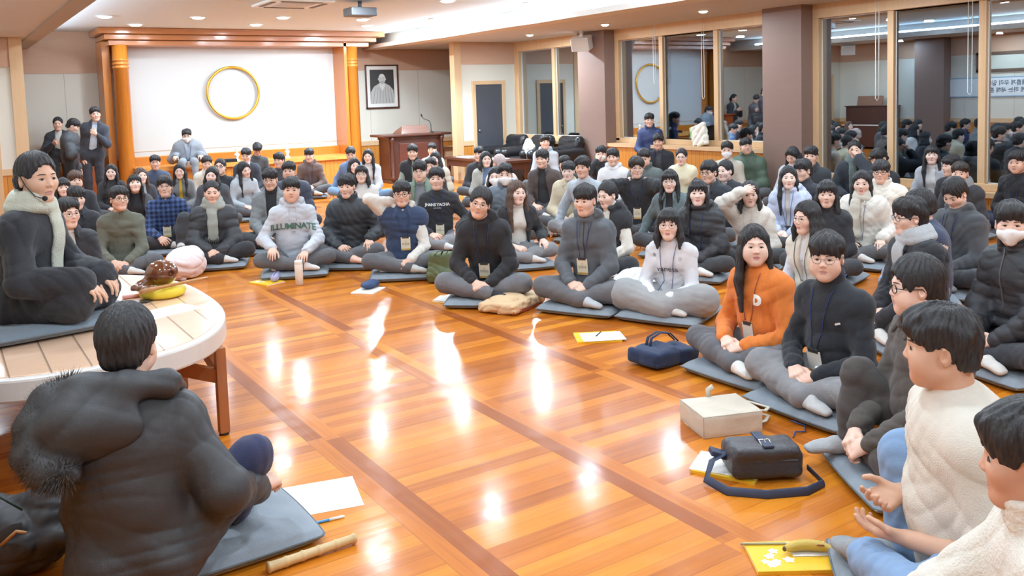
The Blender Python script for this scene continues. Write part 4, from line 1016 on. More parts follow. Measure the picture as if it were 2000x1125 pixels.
# lectern desk with slanted reading top and gooseneck microphone
pd = thing('lectern_desk', 'dark brown wooden lectern desk below the framed portrait', 'lectern', (8.28, 16.35, 0))
MB().box(-.62, .62, -.22, .28, .06, .94).box(-.66, .66, -.26, .3, 0, .06).box(-.64, .64, -.24, .29, .88, .94).build('body', [W_DARK], pd, False, .008)
for q in (-.57, .57): MB().lathe([(.05, .06), (.05, .12), (.035, .15), (.038, .5), (.033, .82), (.05, .86), (.05, .94)], (q, -.25, 0), 16).build('turned_post', [W_DARK], pd)
MB().box(-.40, .40, -.235, -.22, .18, .80).build('front_panel', [node_wood('dark_wood_red', '65382c', (2, 9, 9), .35, .3, .2)], pd, False, .01)
MB().box(-.78, .78, -.32, .36, .94, .99).build('desk_top', [W_DARK], pd, False, .012)
t_ = MB(); t_.add([(-.34, -.22, .99), (.34, -.22, .99), (.34, .2, .99), (-.34, .2, .99), (-.28, -.16, 1.16), (.28, -.16, 1.16), (.28, .16, 1.06), (-.28, .16, 1.06)], [(3, 2, 1, 0), (4, 5, 6, 7), (0, 1, 5, 4), (1, 2, 6, 5), (2, 3, 7, 6), (3, 0, 4, 7)]); t_.build('reading_top', [node_wood('lectern_brown', '7a5344', (2, 9, 9), .4, .2, .2)], pd, False, .008)
mi_ = thing('gooseneck_microphone', 'gooseneck microphone on the dark lectern desk', 'microphone', (8.72, 16.3, .99))
MB().lathe([(.06, 0), (.06, .015), (.02, .025), (.01, .03)]).build('foot', [plain('mic_black', '2b2b2e', .4)], mi_)
MB().tube([(0, 0, .02), (0, 0, .16), (-.04, -.01, .24), (-.12, -.03, .27), (-.2, -.05, .30), (-.24, -.06, .34)], .008, 8).build('gooseneck', [plain('mic_grey', '6d6d6f', .35, .6)], mi_)
MB().tube([(-.235, -.06, .335), (-.25, -.063, .37), (-.255, -.065, .40)], [.012, .018, .012], 10).build('microphone_head', [plain('mic_black', '2b2b2e', .4)], mi_)
# lights in the ceiling
LED = glow('lamp_white', 'fff6ea', 14.)
LS = .56; CEIL_FILL = 230.
def downlight(X, Y, z, label, power, group=None, r=.105, spot=False):
    t = thing('ceiling_light', label, 'light', (X, Y, z), 0, group)
    MB().lathe([(r+.025, -.012), (r+.028, -.004), (r+.02, 0), (r-.005, -.002), (r-.005, -.01)], n=24).build('trim_ring', [plain('white_metal', 'efeeea', .4)], t)
    MB().lathe([(r*.3, -.036), (r*.65, -.032), (r-.012, -.022), (r-.006, -.010), (r-.006, -.002)], n=24).build('diffuser', [LED], t)
    l = bpy.data.lights.new('downlight', 'AREA'); l.shape = 'DISK'; l.size = r*2; l.energy = power*LS; l.color = (.76, .93, 1.06)
    lo = bpy.data.objects.new('downlight', l); COL.objects.link(lo); lo.location = (0, 0, -.045); lo.parent = t
VIS = [(2.34, 14.91, 'recessed ceiling light at upper left, nearest the left beam'), (3.02, 16.2, 'recessed ceiling light just above left end of the altar cornice'), (3.7, 14.72, 'ceiling light above the left half of the white panel, left of the air vent'), (4.96, 15.75, 'ceiling light close above the middle of the altar cornice'), (4.99, 14.38, 'ceiling light right of the air conditioner, in front of the altar middle'), (6.42, 14.39, 'upper one of the two close ceiling lights above the right altar column'), (7.0, 15.5, 'lower one of the two close ceiling lights above the right altar column'), (7.7, 14.07, 'lone ceiling light right of the altar, near the right beam'), (7.87, 11.29, 'ceiling light cut by the top edge, next to the right beam')]
for X, Y, lab in VIS: downlight(X, Y, CEIL, lab, 50. if X < 4 else (270. if X > 6.8 and Y > 12 else 62.))
for X in (2.2, 3.62, 5.06, 6.45, 7.87):
    for Y in (11.4, 8.3, 5.3, 2.3, -.6):
        if (X, Y) != (7.87, 11.4): downlight(X, Y, CEIL, 'round recessed light in the ceiling over the open floor', 42., 'ceiling lights over the open floor')
for i, (Y, lab) in enumerate(((13.57, 'small recessed light in right soffit, furthest back beside the door wall'), (11.37, 'small recessed light in right soffit near the white loudspeaker'), (9.15, 'small recessed light in right soffit above the window bay with the gold ring reflection'))): downlight(9.42, Y, SOF, lab, 170. if i == 0 else 55., None, .07)
for X, Y in [(9.42, 6.9), (9.42, 4.7), (9.42, 2.5), (9.42, .3), (.35, 13.3), (.35, 10.8), (.35, 8.3), (.35, 5.8), (.35, 3.3), (.35, .8)]: downlight(X, Y, SOF, 'small recessed light in the side soffit', 55., 'soffit lights', .07)
# two lamps behind the cornice light the niche
for X in (4.2, 6.0):
    l = bpy.data.lights.new('niche_lamp', 'AREA'); l.shape = 'RECTANGLE'; l.size = 1.7; l.size_y = .12; l.energy = 5.*LS; l.color = (.9, .96, 1.); lo = bpy.data.objects.new('niche_lamp', l); COL.objects.link(lo); lo.location = (X, 17.12, 2.80); lo.rotation_euler = (math.radians(24), 0, 0)
# added fill lamps, unseen strips along both soffits that brighten the ceiling
for X, a_ in ((8.17, -74), (1.41, 74)):
    l = bpy.data.lights.new('ceiling_fill', 'AREA'); l.shape = 'RECTANGLE'; l.size = .06; l.size_y = 19.; l.energy = CEIL_FILL; l.color = (.74, .95, 1.10); lo = bpy.data.objects.new('ceiling_fill', l); COL.objects.link(lo)
    lo.location = (X, 7.6, SOF+.115); lo.rotation_euler = (math.radians(180), math.radians(a_), 0)
# air conditioner, projector, speakers
ac = thing('air_conditioner', 'white four-way cassette air conditioner in the ceiling', 'air conditioner', (4.44, 12.35, CEIL))
MB().box(-.46, .46, -.46, .46, -.035, 0).build('cover', [plain('white_plastic', 'eceae6', .4)], ac, False, .01); MB().box(-.24, .24, -.24, .24, -.045, -.03).build('grille', [plain('grey_grille', 'c9c6c0', .5)], ac, False)
for R_ in range(4):
    m_ = MB(); m_.obox(rotz(90*R_)@V3(0, .38, -.037), (.30, .028, .006), rotz(90*R_)); m_.build('air_slot', [plain('slot_dark', '6c6a68', .6)], ac, False)
pr = thing('projector', 'dark ceiling projector at the top edge of the picture', 'projector', (5.28, 11.9, CEIL))
MB().box(-.20, .20, -.16, .16, -.22, -.10).build('body', [plain('projector_grey', '5b5c60', .4)], pr, False, .015); MB().lathe([(.03, -.10), (.03, 0)]).build('mount', [plain('projector_grey', '5b5c60', .4)], pr); MB().lathe([(.045, 0), (.05, .03)], (.08, .16, -.16), 16, rotx(-90)).build('lens', [plain('lens', 'e8f0ff', .1)], pr)
def speaker(X, Y, z, rz, label):
    t = thing('loudspeaker', label, 'loudspeaker', (X, Y, z), rz)
    MB().box(-.03, .03, -.03, .03, -.10, 0).build('bracket', [plain('white_metal', 'efeeea', .4)], t, False); R_ = rotx(18)
    m_ = MB(); m_.obox(V3(0, .0, -.22), (.17, .12, .125), R_); m_.build('cabinet', [plain('white_plastic', 'eceae6', .4)], t, False, .012)
    m_ = MB(); m_.obox(V3(0, -.118, -.26), (.155, .006, .11), R_); m_.build('grille', [plain('white_grille', 'd5d5d2', .6)], t, False, .004)
speaker(10.0, 12.75, SOF, -60, 'white loudspeaker hung from the right soffit by a brown pillar'); speaker(.66, 14.6, SOF+.05, 50, 'white loudspeaker hung at the left edge under the soffit')
for i, (Y, zl, lab) in enumerate(((11.19, 1.85, 'white blind cord hanging at the left pane of the middle window bay'), (10.06, 1.57, 'white blind cord hanging before the right mullion of the middle window bay'), (6.95, 1.5, 'white blind cord in front of left pane of the big right window'), (5.72, 1.55, 'white blind cord in front of right mullion of the big right window'))):
    c_ = MB(); c_.tube([(10.36, Y, SOF), (10.36, Y, zl), (10.36, Y+.025, zl-.03), (10.36, Y+.05, zl), (10.36, Y+.05, SOF)], .004, 6); tag(c_.build('blind_cord', [plain('cord_white', 'e4e4e0', .6)]), lab, 'cord')
# ---------------------------------------------------------------- furniture and things lying about
def sdf_obj(name, mat, g, label=None, cat=None, loc=(0, 0, 0), rz=0., parent=None):
    o = grid_obj(g, name, mat if isinstance(mat, list) else [mat], parent); o.location = loc; o.rotation_euler = (0, 0, math.radians(rz))
    if label: tag(o, label, cat)
    return o
_cush = {}
def cushion(x, y, rz, label, z=0., size=(.62, .62), h=.07, col='8b949d', seed=0, group=None):
    key = (size, h, col, seed % 3)
    if key not in _cush:
        rnd = np.random.RandomState(seed % 3+5); n = 34; vs = []; fs = []; ph = rnd.rand(8)*6
        u = np.linspace(-1, 1, n)
        for sgn in (1, -1):
            for i in range(n):
                for j in range(n):
                    a, b = u[i], u[j]; e = max(1-abs(a)**8, 0)*max(1-abs(b)**8, 0); corner = 1-.035*(a*a*b*b)
                    x_, y_ = a*size[0]/2*corner, b*size[1]/2*corner; tk = h*.5*e**.42
                    pk = .0035*math.sin(7*a+ph[0]+2*math.sin(3*b+ph[1]))*math.sin(5*b+ph[2])+.0025*math.sin(17*a+9*b+ph[3]); pk += -.010*math.exp(-((a-.0)**2+(b)**2)*22)
                    zz = h*.5+sgn*tk+(pk*e if sgn > 0 else 0); vs.append((x_, y_, max(zz, .001)))
        for q, o_ in ((0, 0), (1, n*n)):
            for i in range(n-1):
                for j in range(n-1):
                    f = (o_+i*n+j, o_+(i+1)*n+j, o_+(i+1)*n+j+1, o_+i*n+j+1); fs.append(f if q == 0 else f[::-1])
        ed = [(i, 0) for i in range(n)]+[(n-1, j) for j in range(1, n)]+[(i, n-1) for i in range(n-2, -1, -1)]+[(0, j) for j in range(n-2, 0, -1)]
        for k in range(len(ed)):
            a, b = ed[k], ed[(k+1) % len(ed)]; fs.append((a[0]*n+a[1], b[0]*n+b[1], n*n+b[0]*n+b[1], n*n+a[0]*n+a[1]))
        pts = [V3(vs[i*n+j][0], vs[i*n+j][1], h*.5) for i, j in ed]; mb = MB().add(vs, fs)
        pp = MB().tube(pts[::2], .0045, 6, closed=True)
        _cush[key] = (mb, pp)
    mb, pp = _cush[key]
    o = mb.build('floor_cushion', [fabric(col, 'knit')]); o.location = (x, y, z); o.rotation_euler = (0, 0, math.radians(rz)); tag(o, label, 'cushion', group)
    pp.build('piping', [fabric('6a6f73', 'knit')], o); return o
def flat_item(name, label, cat, x, y, rz, w, d, h, mat, z=0., top=None, **k):
    o = MB().box(-w/2, w/2, -d/2, d/2, 0, h).build(name, [mat], None, False, .0015); o.location = (x, y, z); o.rotation_euler = (0, 0, math.radians(rz)); tag(o, label, cat); return o
PAPER = plain('paper', 'f0eeea', .7); YEL = plain('booklet_yellow', 'f2c230', .5)
def booklet(x, y, rz, label, z=0., w=.185, d=.255, n=1, blossom=True):
    t = thing('booklet', label, 'booklet', (x, y, z), rz); MB().box(-w/2+.002, w/2-.002, -d/2+.002, d/2-.002, .001, .010).build('pages', [PAPER], t, False)
    MB().box(-w/2, w/2, -d/2, d/2, .010, .0118).box(-w/2, w/2, -d/2, d/2, 0, .001).box(-w/2-.001, -w/2+.001, -d/2, d/2, 0, .0118).build('cover', [YEL], t, False)
    if blossom:
        b = MB(); rnd = random.Random(3)
        for k in range(9):
            cx, cy, r = rnd.uniform(-w*.32, w*.25), rnd.uniform(d*.02, d*.34), rnd.uniform(.010, .020)
            b.add([(cx+r*math.cos(a)*(1+.25*math.cos(5*a)), cy+r*math.sin(a)*(1+.25*math.cos(5*a)), .0121+.0001*k) for a in np.linspace(0, 2*math.pi, 21)[:-1]], [tuple(range(20))])
        b.build('printed_blossoms', [plain('blossom', 'f6efd2', .5)], t, False)
    return t
# --- round table on the left with the speaker's things
TB = thing('round_table', 'large pale round wooden table with white rim on brown legs', 'table', (.5, 5.3, 0)); TZ = .55
def sup(a, b, n, k=72): return [(math.copysign(abs(math.cos(t))**(2/n), math.cos(t))*a, math.copysign(abs(math.sin(t))**(2/n), math.sin(t))*b) for t in np.linspace(0, 2*math.pi, k+1)[:-1]]
MB().prism(sup(.79, 1.21, 2.5, 160), TZ-.105, TZ-.004).build('rim', [plain('rim_white', 'd9d6d2', .35, coat=.4)], TB, False, .012)
m_ = node_wood('table_planks', 'ebc4a6', (2.2, 14, 1), .25, .6, .07, (0, .155)); MB().prism(sup(.752, 1.17, 2.5), TZ-.03, TZ).build('top', [m_], TB, False, .003)
LEGM = node_wood('leg_wood', 'a8683f', (9, 9, 2), .4, .2, .15)
def beam(a, b, w, h, mat, name, p):
    a, b = V3(*a), V3(*b); d = unit(b-a); s = unit(np.cross(d, (0, 0, 1) if abs(d[2]) < .95 else (0, 1, 0))); u = np.cross(s, d); m = MB(); m.obox((a+b)/2, (np.linalg.norm(b-a)/2, w/2, h/2), np.stack([d, s, u], 1)); return m.build(name, [mat], p, False, .003)
for sx in (1, -1):
    for sy in (-.87, 0., .87):
        fx = .62*sx; beam((fx, sy, TZ-.10), (fx+.0*sx, sy, .012), .05, .05, LEGM, 'leg', TB); MB().lathe([(.025, 0), (.025, .014)], (fx, sy, 0), 12).build('foot_cap', [plain('rubber', '2a2a2a', .8)], TB)
        beam((fx, sy, .30), (fx*.15, sy*.55, TZ-.115), .034, .07, LEGM, 'brace', TB)
        if sy: beam((fx, sy, .30), (fx, sy*.25, TZ-.115), .034, .06, LEGM, 'brace', TB)
cushion(.42, 5.12, 10, 'grey floor cushion on the round table under the seated speaker', TZ, (.80, .80), .065, '7b8894', 1)
yc = thing('yellow_cushion', 'small round yellow cushion on the table under the wooden percussion block', 'cushion', (1.06, 5.40, TZ))
MB().lathe([(.10, 0), (.125, .012), (.132, .032), (.125, .052), (.10, .062), (.03, .058)], n=32).build('pad', [fabric('e8cc3c', 'nylon')], yc)
mk = thing('wooden_fish', 'glossy brown wooden fish percussion block on a yellow cushion', 'percussion block', (1.055, 5.42, TZ+.062)); g = Grid((-.25, -.2, -.05), (.2, .2, .2), .0055)
g.ell((.01, 0, .075), (.092, .082, .076), None, 0); g.chain([V3(-.06, 0, .04), V3(-.12, -.02, .02), V3(-.155, -.06, .014), V3(-.13, -.10, .014), V3(-.07, -.10, .016)], [.03, .022, .018, .017, .016], k=.02); g.ell((.05, -.075, .075), (.018, .03, .018), None, .004, 's'); g.cap((.05, -.085, .07), (-.03, -.10, .05), .005, .005, k=.004, op='s'); g.plane_cut((0, 0, .003), (0, 0, -1))
WF = node_wood('polished_brown', '6b3a1e', (5, 5, 20), .15, .8, .25); grid_obj(g, 'block', [WF], mk)
sk = MB().tube([(-.17, -.03, 0), (-.10, -.018, .003), (.05, 0, .004), (.20, .02, .003), (.26, .03, .002)], [.014, .013, .009, .010, .007], 10).build('striker', [node_wood('striker_wood', 'b07a44', (9, 2, 9), .35, .2, .15)]); sk.location = (1.07, 5.30, TZ+.075); sk.rotation_euler = (0, 0, math.radians(12)); tag(sk, 'light brown wooden striker stick resting across the yellow cushion', 'stick')
flat_item('paper_sheet', 'white paper sheet on the round table in front of the wooden fish', 'paper', 1.0, 4.98, 20, .30, .21, .0012, PAPER, TZ)
ph = thing('phone', 'dark phone lying on the round table by the yellow cushion', 'phone', (.90, 5.33, TZ), 60); MB().box(-.035, .035, -.075, .075, 0, .009).build('body', [plain('phone_dark', '3c3d44', .25)], ph, False, .004)
o = MB().tube([(-.05, 0, .012), (.05, 0, .012)], .012, 10).build('pink_pen', [plain('pink', 'e3a7a0', .4)]); o.location = (.90, 5.47, TZ); tag(o, 'small pink marker pen on the table behind the dark phone', 'pen')
# --- near left: sheet, pen, bamboo clapper, black bag
flat_item('paper_sheet', 'white paper sheet on the floor at the near grey cushion', 'paper', 1.255, 3.45, -14, .31, .30, .0015, PAPER)
pn = thing('pen', 'blue and white pen on the floor below the white sheet', 'pen', (1.19, 3.225, .0055), -8); MB().tube([(-.065, 0, 0), (-.06, 0, 0), (.01, 0, 0)], [.002, .0055, .0055], 10).build('barrel', [plain('pen_blue', '4a93c8', .3)], pn); MB().tube([(.01, 0, 0), (.066, 0, 0), (.072, 0, 0)], [.006, .006, .003], 10).build('cap', [plain('pen_white', 'e8ecf0', .3)], pn)
prof = []
for i in range(60):
    z = i/59.; nd = sum(math.exp(-((z-c)/.012)**2) for c in (.02, .2, .385, .57, .77, .98)); prof.append((.0185*(1-.12*z)+.0035*nd, z*.34))
o = MB().lathe(prof, (0, 0, 0), 16, roty(90)).build('bamboo_clapper', [node_wood('bamboo', 'c9ad7c', (4, 20, 20), .4, .2, .2)]); o.location = (.875, 2.985, .021); o.rotation_euler = (0, 0, math.radians(2)); tag(o, 'bamboo stick lying along the edge of the near grey cushion', 'stick')
g = Grid((-.4, -.3, -.02), (.4, .3, .42), .009); g.ell((0, 0, .13), (.24, .17, .14), None, 0); g.ell((.15, .03, .2), (.13, .11, .10), None, .06); g.ell((-.15, 0, .17), (.15, .13, .12), None, .06); g.cap((.24, .02, .24), (.30, -.05, .03), .03, .025, k=.04); g.cap((.20, -.10, .16), (.26, -.14, .02), .018, .016, k=.03); g.plane_cut((0, 0, .002), (0, 0, -1)); g.creases(5, .02, 20.); g.creases(8, .008, 45.)
bb = sdf_obj('backpack', plain('black_nylon', '343539', .55), g, 'black backpack slumped on the floor at lower left corner', 'bag', (.13, 3.58, 0), -20)
MB().tube([(-.12, -.10, .26), (-.10, -.14, .33), (.02, -.15, .34), (.08, -.12, .27)], .011, 8, flat=.5).build('handle', [plain('webbing', '2c3b3a', .7)], bb); MB().tube([(.02, -.165, .17), (.07, -.16, .21), (.10, -.16, .20)], .006, 6).build('zip_pull', [plain('zip_gold', 'b88a5a', .4)], bb)
# --- small things between the right rows
booklet(5.15, 3.55, 30, 'yellow booklet on the floor beside the man in black coat and grey scarf', 0, .2, .27, blossom=False)
o = MB().tube([(0, 0, .004), (.05, .03, .01), (.10, .01, .005), (.16, .06, .006), (.13, .12, .02)], .0035, 6).build('lanyard_cord', [plain('lanyard_2f477f', '2f477f', .7)]); o.location = (3.30, 2.66, 0); tag(o, 'loose blue lanyard cord between the shoulder bag and the grey cushions', 'cord')
# --- in front of the far row
booklet(2.50, 8.04, 20, 'yellow booklet on the floor under the lilac pencil case', 0, .21, .28)
pc = thing('pencil_case', 'lilac pencil case with dark zip on the yellow booklet', 'pencil case', (2.60, 8.06, .013), 62); g = Grid((-.16, -.07, -.01), (.16, .07, .09), .006); g.cap((-.10, 0, .034), (.10, 0, .034), .036, k=.0); g.plane_cut((0, 0, .001), (0, 0, -1)); g.folds(2, .002, 40.); grid_obj(g, 'pouch', [fabric('a9a8cc', 'nylon')], pc); MB().tube([(-.12, 0, .066), (0, 0, .071), (.12, 0, .066)], .005, 6).build('zip', [plain('zip_dark', '3a3a44', .5)], pc)
tm = thing('tumbler', 'cream insulated tumbler standing on the floor before the far row', 'tumbler', (2.71, 7.74, 0)); MB().lathe([(.030, 0), (.034, .003), (.037, .10), (.038, .19), (.034, .195)], n=28).build('body', [plain('cream_enamel', 'e9dfd2', .35)], tm); MB().lathe([(.034, .19), (.037, .195), (.037, .222), (.030, .228)], n=28).build('lid', [plain('cream_lid', 'f0e8dc', .35)], tm)
flat_item('notebook', 'white notebook on the floor under the navy pouch', 'notebook', 3.09, 7.06, 40, .27, .21, .010, PAPER)
g = Grid((-.16, -.1, -.01), (.16, .1, .09), .006); g.ell((0, 0, .035), (.115, .065, .034), None, 0); g.plane_cut((0, 0, .001), (0, 0, -1)); g.folds(4, .003, 45.); sdf_obj('pouch', fabric('33476e', 'nylon'), g, 'navy oval pouch resting on a white notebook', 'pouch', (3.14, 7.12, .011), 35)
nb = thing('open_notebook', 'white notebook with curled page and yellow back, before the man in black hoodie', 'notebook', (3.50, 6.27, 0), 25); MB().box(-.15, .15, -.105, .105, 0, .004).build('cover', [YEL], nb, False); MB().box(-.148, .148, -.103, .103, .004, .016).build('pages', [PAPER], nb, False)
pg = MB(); P_ = [(-.148+.296*i/12, .0165+.016*math.exp(-((i-4)/2.2)**2)) for i in range(13)]; pg.add([(x, y, z) for x, z in P_ for y in (-.10, .10)]+[(x, y, z+.001) for x, z in P_ for y in (-.10, .10)], [(2*i, 2*i+1, 2*i+3, 2*i+2) for i in range(12)]+[(26+2*i, 28+2*i, 29+2*i, 27+2*i) for i in range(12)]); pg.build('loose_page', [PAPER], nb)
booklet(3.36, 9.25, 15, 'yellow booklet on the floor between two grey cushions of the far row', 0, .2, .27)
g = Grid((-.36, -.3, -.01), (.36, .3, .2), .0075); g.box((0, 0, .045), (.27, .17, .045), rotz(0), .03, 0); g.ell((-.05, .02, .09), (.17, .11, .03), None, .03); g.plane_cut((0, 0, .002), (0, 0, -1)); g.creases(3, .014, 26.); g.creases(9, .008, 55.)
pb = sdf_obj('paper_bag', plain('kraft_paper', 'd6b791', .8), g, 'crumpled brown paper bag folded flat on the floor, red inside', 'bag', (3.73, 5.72, 0), 28); MB().add([(-.275, -.15, .012), (-.05, -.180, .010), (.10, -.178, .012), (.10, -.182, .03), (-.05, -.184, .034), (-.275, -.155, .04)], [(0, 1, 4, 5), (1, 2, 3, 4)]).build('red_lining', [plain('red_lining', 'a8503c', .8)], pb, False)
b2 = booklet(3.68, 4.60, 60, 'yellow booklet under a white sheet, in front of the blanketed girl', 0, .24, .30); flat_item('paper_sheet', 'white paper sheet lying across the yellow booklet before the blanketed girl', 'paper', 3.70, 4.57, 62, .21, .29, .0012, PAPER, .0135)
o = MB().tube([(-.07, 0, 0), (.05, 0, 0), (.068, 0, 0)], [.004, .004, .001], 8).build('pencil', [plain('pencil_dark', '4a4038', .5)]); o.location = (3.72, 4.63, .0188); o.rotation_euler = (0, 0, .6); tag(o, 'thin dark pencil on the white sheet before the blanketed girl', 'pencil')
# navy tote
g = Grid((-.3, -.2, -.01), (.3, .2, .22), .0065); g.box((0, 0, .045), (.205, .125, .045), roty(5), .022, 0); g.box((-.08, .0, .07), (.11, .10, .03), roty(-6), .02, .03); g.plane_cut((0, 0, .002), (0, 0, -1)); g.creases(13, .012, 24.); g.creases(19, .006, 50.)
nt_ = sdf_obj('navy_tote_bag', fabric('2c3a58', 'denim'), g, 'navy canvas tote bag lying flat in front of the woman in orange', 'bag', (3.67, 3.93, 0), 5)
for dy in (.02, .05): MB().tube([(-.11, dy, .10), (-.07, dy+.02, .15), (.02, dy+.03, .165), (.10, dy+.02, .15), (.15, dy, .095)], .010, 8, flat=.4).build('handle', [fabric('27344f', 'denim')], nt_)
MB().box(.035, .055, -.118, -.112, .045, .065).build('white_label', [plain('label_white', 'e6e6e6', .6)], nt_, False)
# cream tote: box-shaped, lying on its side, mouth towards the right
ct = thing('canvas_tote', 'cream canvas tote lying on its side with handle loop, on the open floor', 'bag', (3.15, 2.98, 0), -20); L_, Wd, Ht, t = .155, .135, .105, .005; cm_ = fabric('d2c8b8', 'denim')
m = MB(); m.box(-L_, L_, -Wd, -Wd+t, 0, Ht).box(-L_, L_, Wd-t, Wd, 0, Ht).box(-L_, L_, -Wd, Wd, 0, t).box(-L_, L_, -Wd, Wd, Ht-t, Ht).box(-L_, -L_+t, -Wd, Wd, 0, Ht)
o = m.build('body', [cm_], ct, True, .010); sb = o.modifiers.new('s', 'SUBSURF'); sb.levels = sb.render_levels = 2; sb.subdivision_type = 'SIMPLE'; dt = bpy.data.textures.new('cloth_dents', 'CLOUDS'); dt.noise_scale = .09; dm = o.modifiers.new('d', 'DISPLACE'); dm.texture = dt; dm.strength = .010; dm.texture_coords = 'LOCAL'
for z in (.02, .105): MB().tube([(.15, -.07, z*.85), (.21, -.06, z*.6+.01), (.265, 0, z*.5+.01), (.21, .06, z*.6+.01), (.15, .07, z*.85)], .011, 8, flat=.45).build('handle', [cm_], ct)
MB().tube([(.0, .128, .10), (.0, .135, .14), (.03, .14, .15)], .014, 6, flat=.4).build('handle_end', [cm_], ct)
# black shoulder bag with papers under it
bk = booklet(2.80, 2.60, 25, 'yellow-edged booklet with white sheet under the black shoulder bag', 0, .21, .28, blossom=False); flat_item('paper_sheet', 'white sheet sticking out behind the black shoulder bag', 'paper', 2.81, 2.62, 30, .21, .29, .002, PAPER, .012)
g = Grid((-.22, -.16, -.01), (.22, .16, .2), .0055); g.box((0, 0, .075), (.155, .105, .062), roty(0), .035, 0); g.box((0, -.03, .13), (.135, .09, .022), rotx(-6), .02, .03); g.plane_cut((0, 0, .014), (0, 0, -1)); g.creases(23, .005, 26.)
mg_ = sdf_obj('shoulder_bag', plain('dark_leather', '3f4046', .45, bump=(60, .4)), g, 'black shoulder bag with buckle and navy strap on the floor', 'bag', (2.88, 2.49, 0), -32); nv = plain('navy_strap', '333c54', .6)
fl_ = MB(); fl_.obox(V3(.015, -.085, .118), (.11, .032, .006), rotx(55)); fl_.build('flap', [plain('dark_leather2', '383a40', .45)], mg_, False, .004); fl_ = MB(); fl_.obox(V3(.0, -.01, .155), (.022, .10, .005), rotx(-4)); fl_.build('centre_strap', [nv], mg_, False, .003)
bkl = MB(); bkl.tube([V3(-.022, -.075, .158), V3(.022, -.075, .158), V3(.022, -.03, .163), V3(-.022, -.03, .163)], .0035, 8, closed=True).tube([V3(0, -.075, .160), V3(0, -.03, .165)], .0025, 6); bkl.build('buckle', [plain('brushed_steel', 'c8c4bc', .25, 1.)], mg_)
MB().tube([(-.15, .0, .10), (-.22, -.02, .075), (-.26, -.08, .022), (-.20, -.19, .016), (-.05, -.235, .016), (.12, -.22, .017), (.21, -.16, .02), (.175, -.07, .05)], .019, 8, flat=.22, up=(0, 0, 1)).build('strap', [nv], mg_); fl_ = MB(); fl_.obox(V3(-.17, .02, .085), (.05, .03, .012), roty(20)); fl_.build('side_tab', [nv], mg_, False, .004)
for dx in (-.115, -.098, -.081): 
    q_ = MB(); q_.obox(V3(dx, -.06, .153), (.003, .02, .0015), rotz(10)); q_.build('light_print', [plain('print_grey', '9a9aa0', .5)], mg_, False)
# front right: booklet, pencil, banana
bq = booklet(2.41, 1.965, 56, 'yellow booklet with white blossoms, under a banana', 0, .20, .27); flat_item('paper_sheet', 'white sheet tucked between the banana and the yellow booklet', 'paper', 2.50, 1.95, 56, .10, .14, .0012, PAPER, .0135)
o = MB().tube([(-.085, 0, 0), (.07, 0, 0), (.09, 0, 0)], [.0045, .0045, .001], 8).build('pencil', [plain('pencil_green', 'a9a68a', .45)]); o.location = (2.40, 2.065, .0165); o.rotation_euler = (0, 0, math.radians(-36)); tag(o, 'grey green pencil along the top edge of the yellow booklet', 'pencil')
bn = thing('banana', 'spotted yellow banana lying on the yellow booklet', 'banana', (2.475, 1.925, .016), -42); pts = [V3(-.09+.18*i/10, -.035*(2*i/10-1)**2+.02, .020) for i in range(11)]; MB().tube(pts, [.008, .0155, .0185, .0195, .02, .02, .0195, .0185, .016, .011, .006], 6).build('fruit', [plain('banana_skin', 'c8ab4e', .5, bump=(40, .3))], bn)
MB().tube([pts[-1], pts[-1]+V3(.02, -.009, .001), pts[-1]+V3(.03, -.013, .002)], [.006, .005, .006], 6).build('stalk', [plain('banana_stalk', 'b5b648', .5)], bn); MB().ball(pts[0], (.007, .009, .009)).build('tip', [plain('banana_tip', '5c4530', .7)], bn); st_ = MB(); st_.obox(V3(.035, -.0005, .031), (.012, .001, .010), rotx(50)); st_.build('sticker', [plain('sticker', 'b06a6a', .4)], bn, False)
# olive tote, white cloth bag, pale pink bag, red bag, small white cloth
g = Grid((-.22, -.14, -.01), (.22, .14, .36), .008); g.box((0, 0, .13), (.13, .055, .14), roty(6), .04, 0); g.ell((.0, 0, .06), (.15, .09, .07), None, .06); g.plane_cut((0, 0, .002), (0, 0, -1)); g.creases(33, .016, 20.); g.creases(35, .008, 45.)
og = sdf_obj('olive_tote', fabric('5f6b4a', 'nylon'), g, 'olive green tote bag standing between two grey cushions', 'bag', (3.78, 6.98, 0), 10)
for q in (-.07, .07): MB().tube([(q-.04, -.05, .26), (q-.03, -.09, .30), (q+.03, -.09, .30), (q+.04, -.05, .26)], .008, 6, flat=.4).build('handle', [fabric('4f5a3e', 'nylon')], og)
def lump(name, label, x, y, rz, col, sz, seed, kind='knit', z=0.):
    g = Grid((-sz[0]*1.4-.05, -sz[1]*1.4-.05, -.01), (sz[0]*1.4+.05, sz[1]*1.4+.05, sz[2]*1.8+.06), .009); rnd = random.Random(seed); g.ell((0, 0, sz[2]*.45), (sz[0], sz[1], sz[2]*.55), None, 0)
    for k in range(5): g.ell((rnd.uniform(-.6, .6)*sz[0], rnd.uniform(-.6, .6)*sz[1], sz[2]*rnd.uniform(.3, .7)), (sz[0]*.45, sz[1]*.45, sz[2]*.4), None, .05)
    g.plane_cut((0, 0, .002), (0, 0, -1)); g.creases(seed, .02, 22.); g.creases(seed+1, .009, 48.); return sdf_obj(name, fabric(col, kind), g, label, 'bag' if 'bag' in name else 'clothing', (x, y, z), rz)
lump('cloth_bag', 'pale pink and white cloth bag on the floor behind the round table', 1.95, 8.83, 40, 'ecdcdc', (.26, .16, .30), 41)
lump('folded_coat', 'white coat heaped on the floor behind the girl in white sweatshirt', 4.98, 5.62, 20, 'e2e2e0', (.26, .22, .14), 43, 'fleece')
lump('patterned_bag', 'small red and navy bag on the floor behind the printed black sweatshirt', 5.28, 9.05, 0, 'a5303c', (.14, .10, .16), 45)
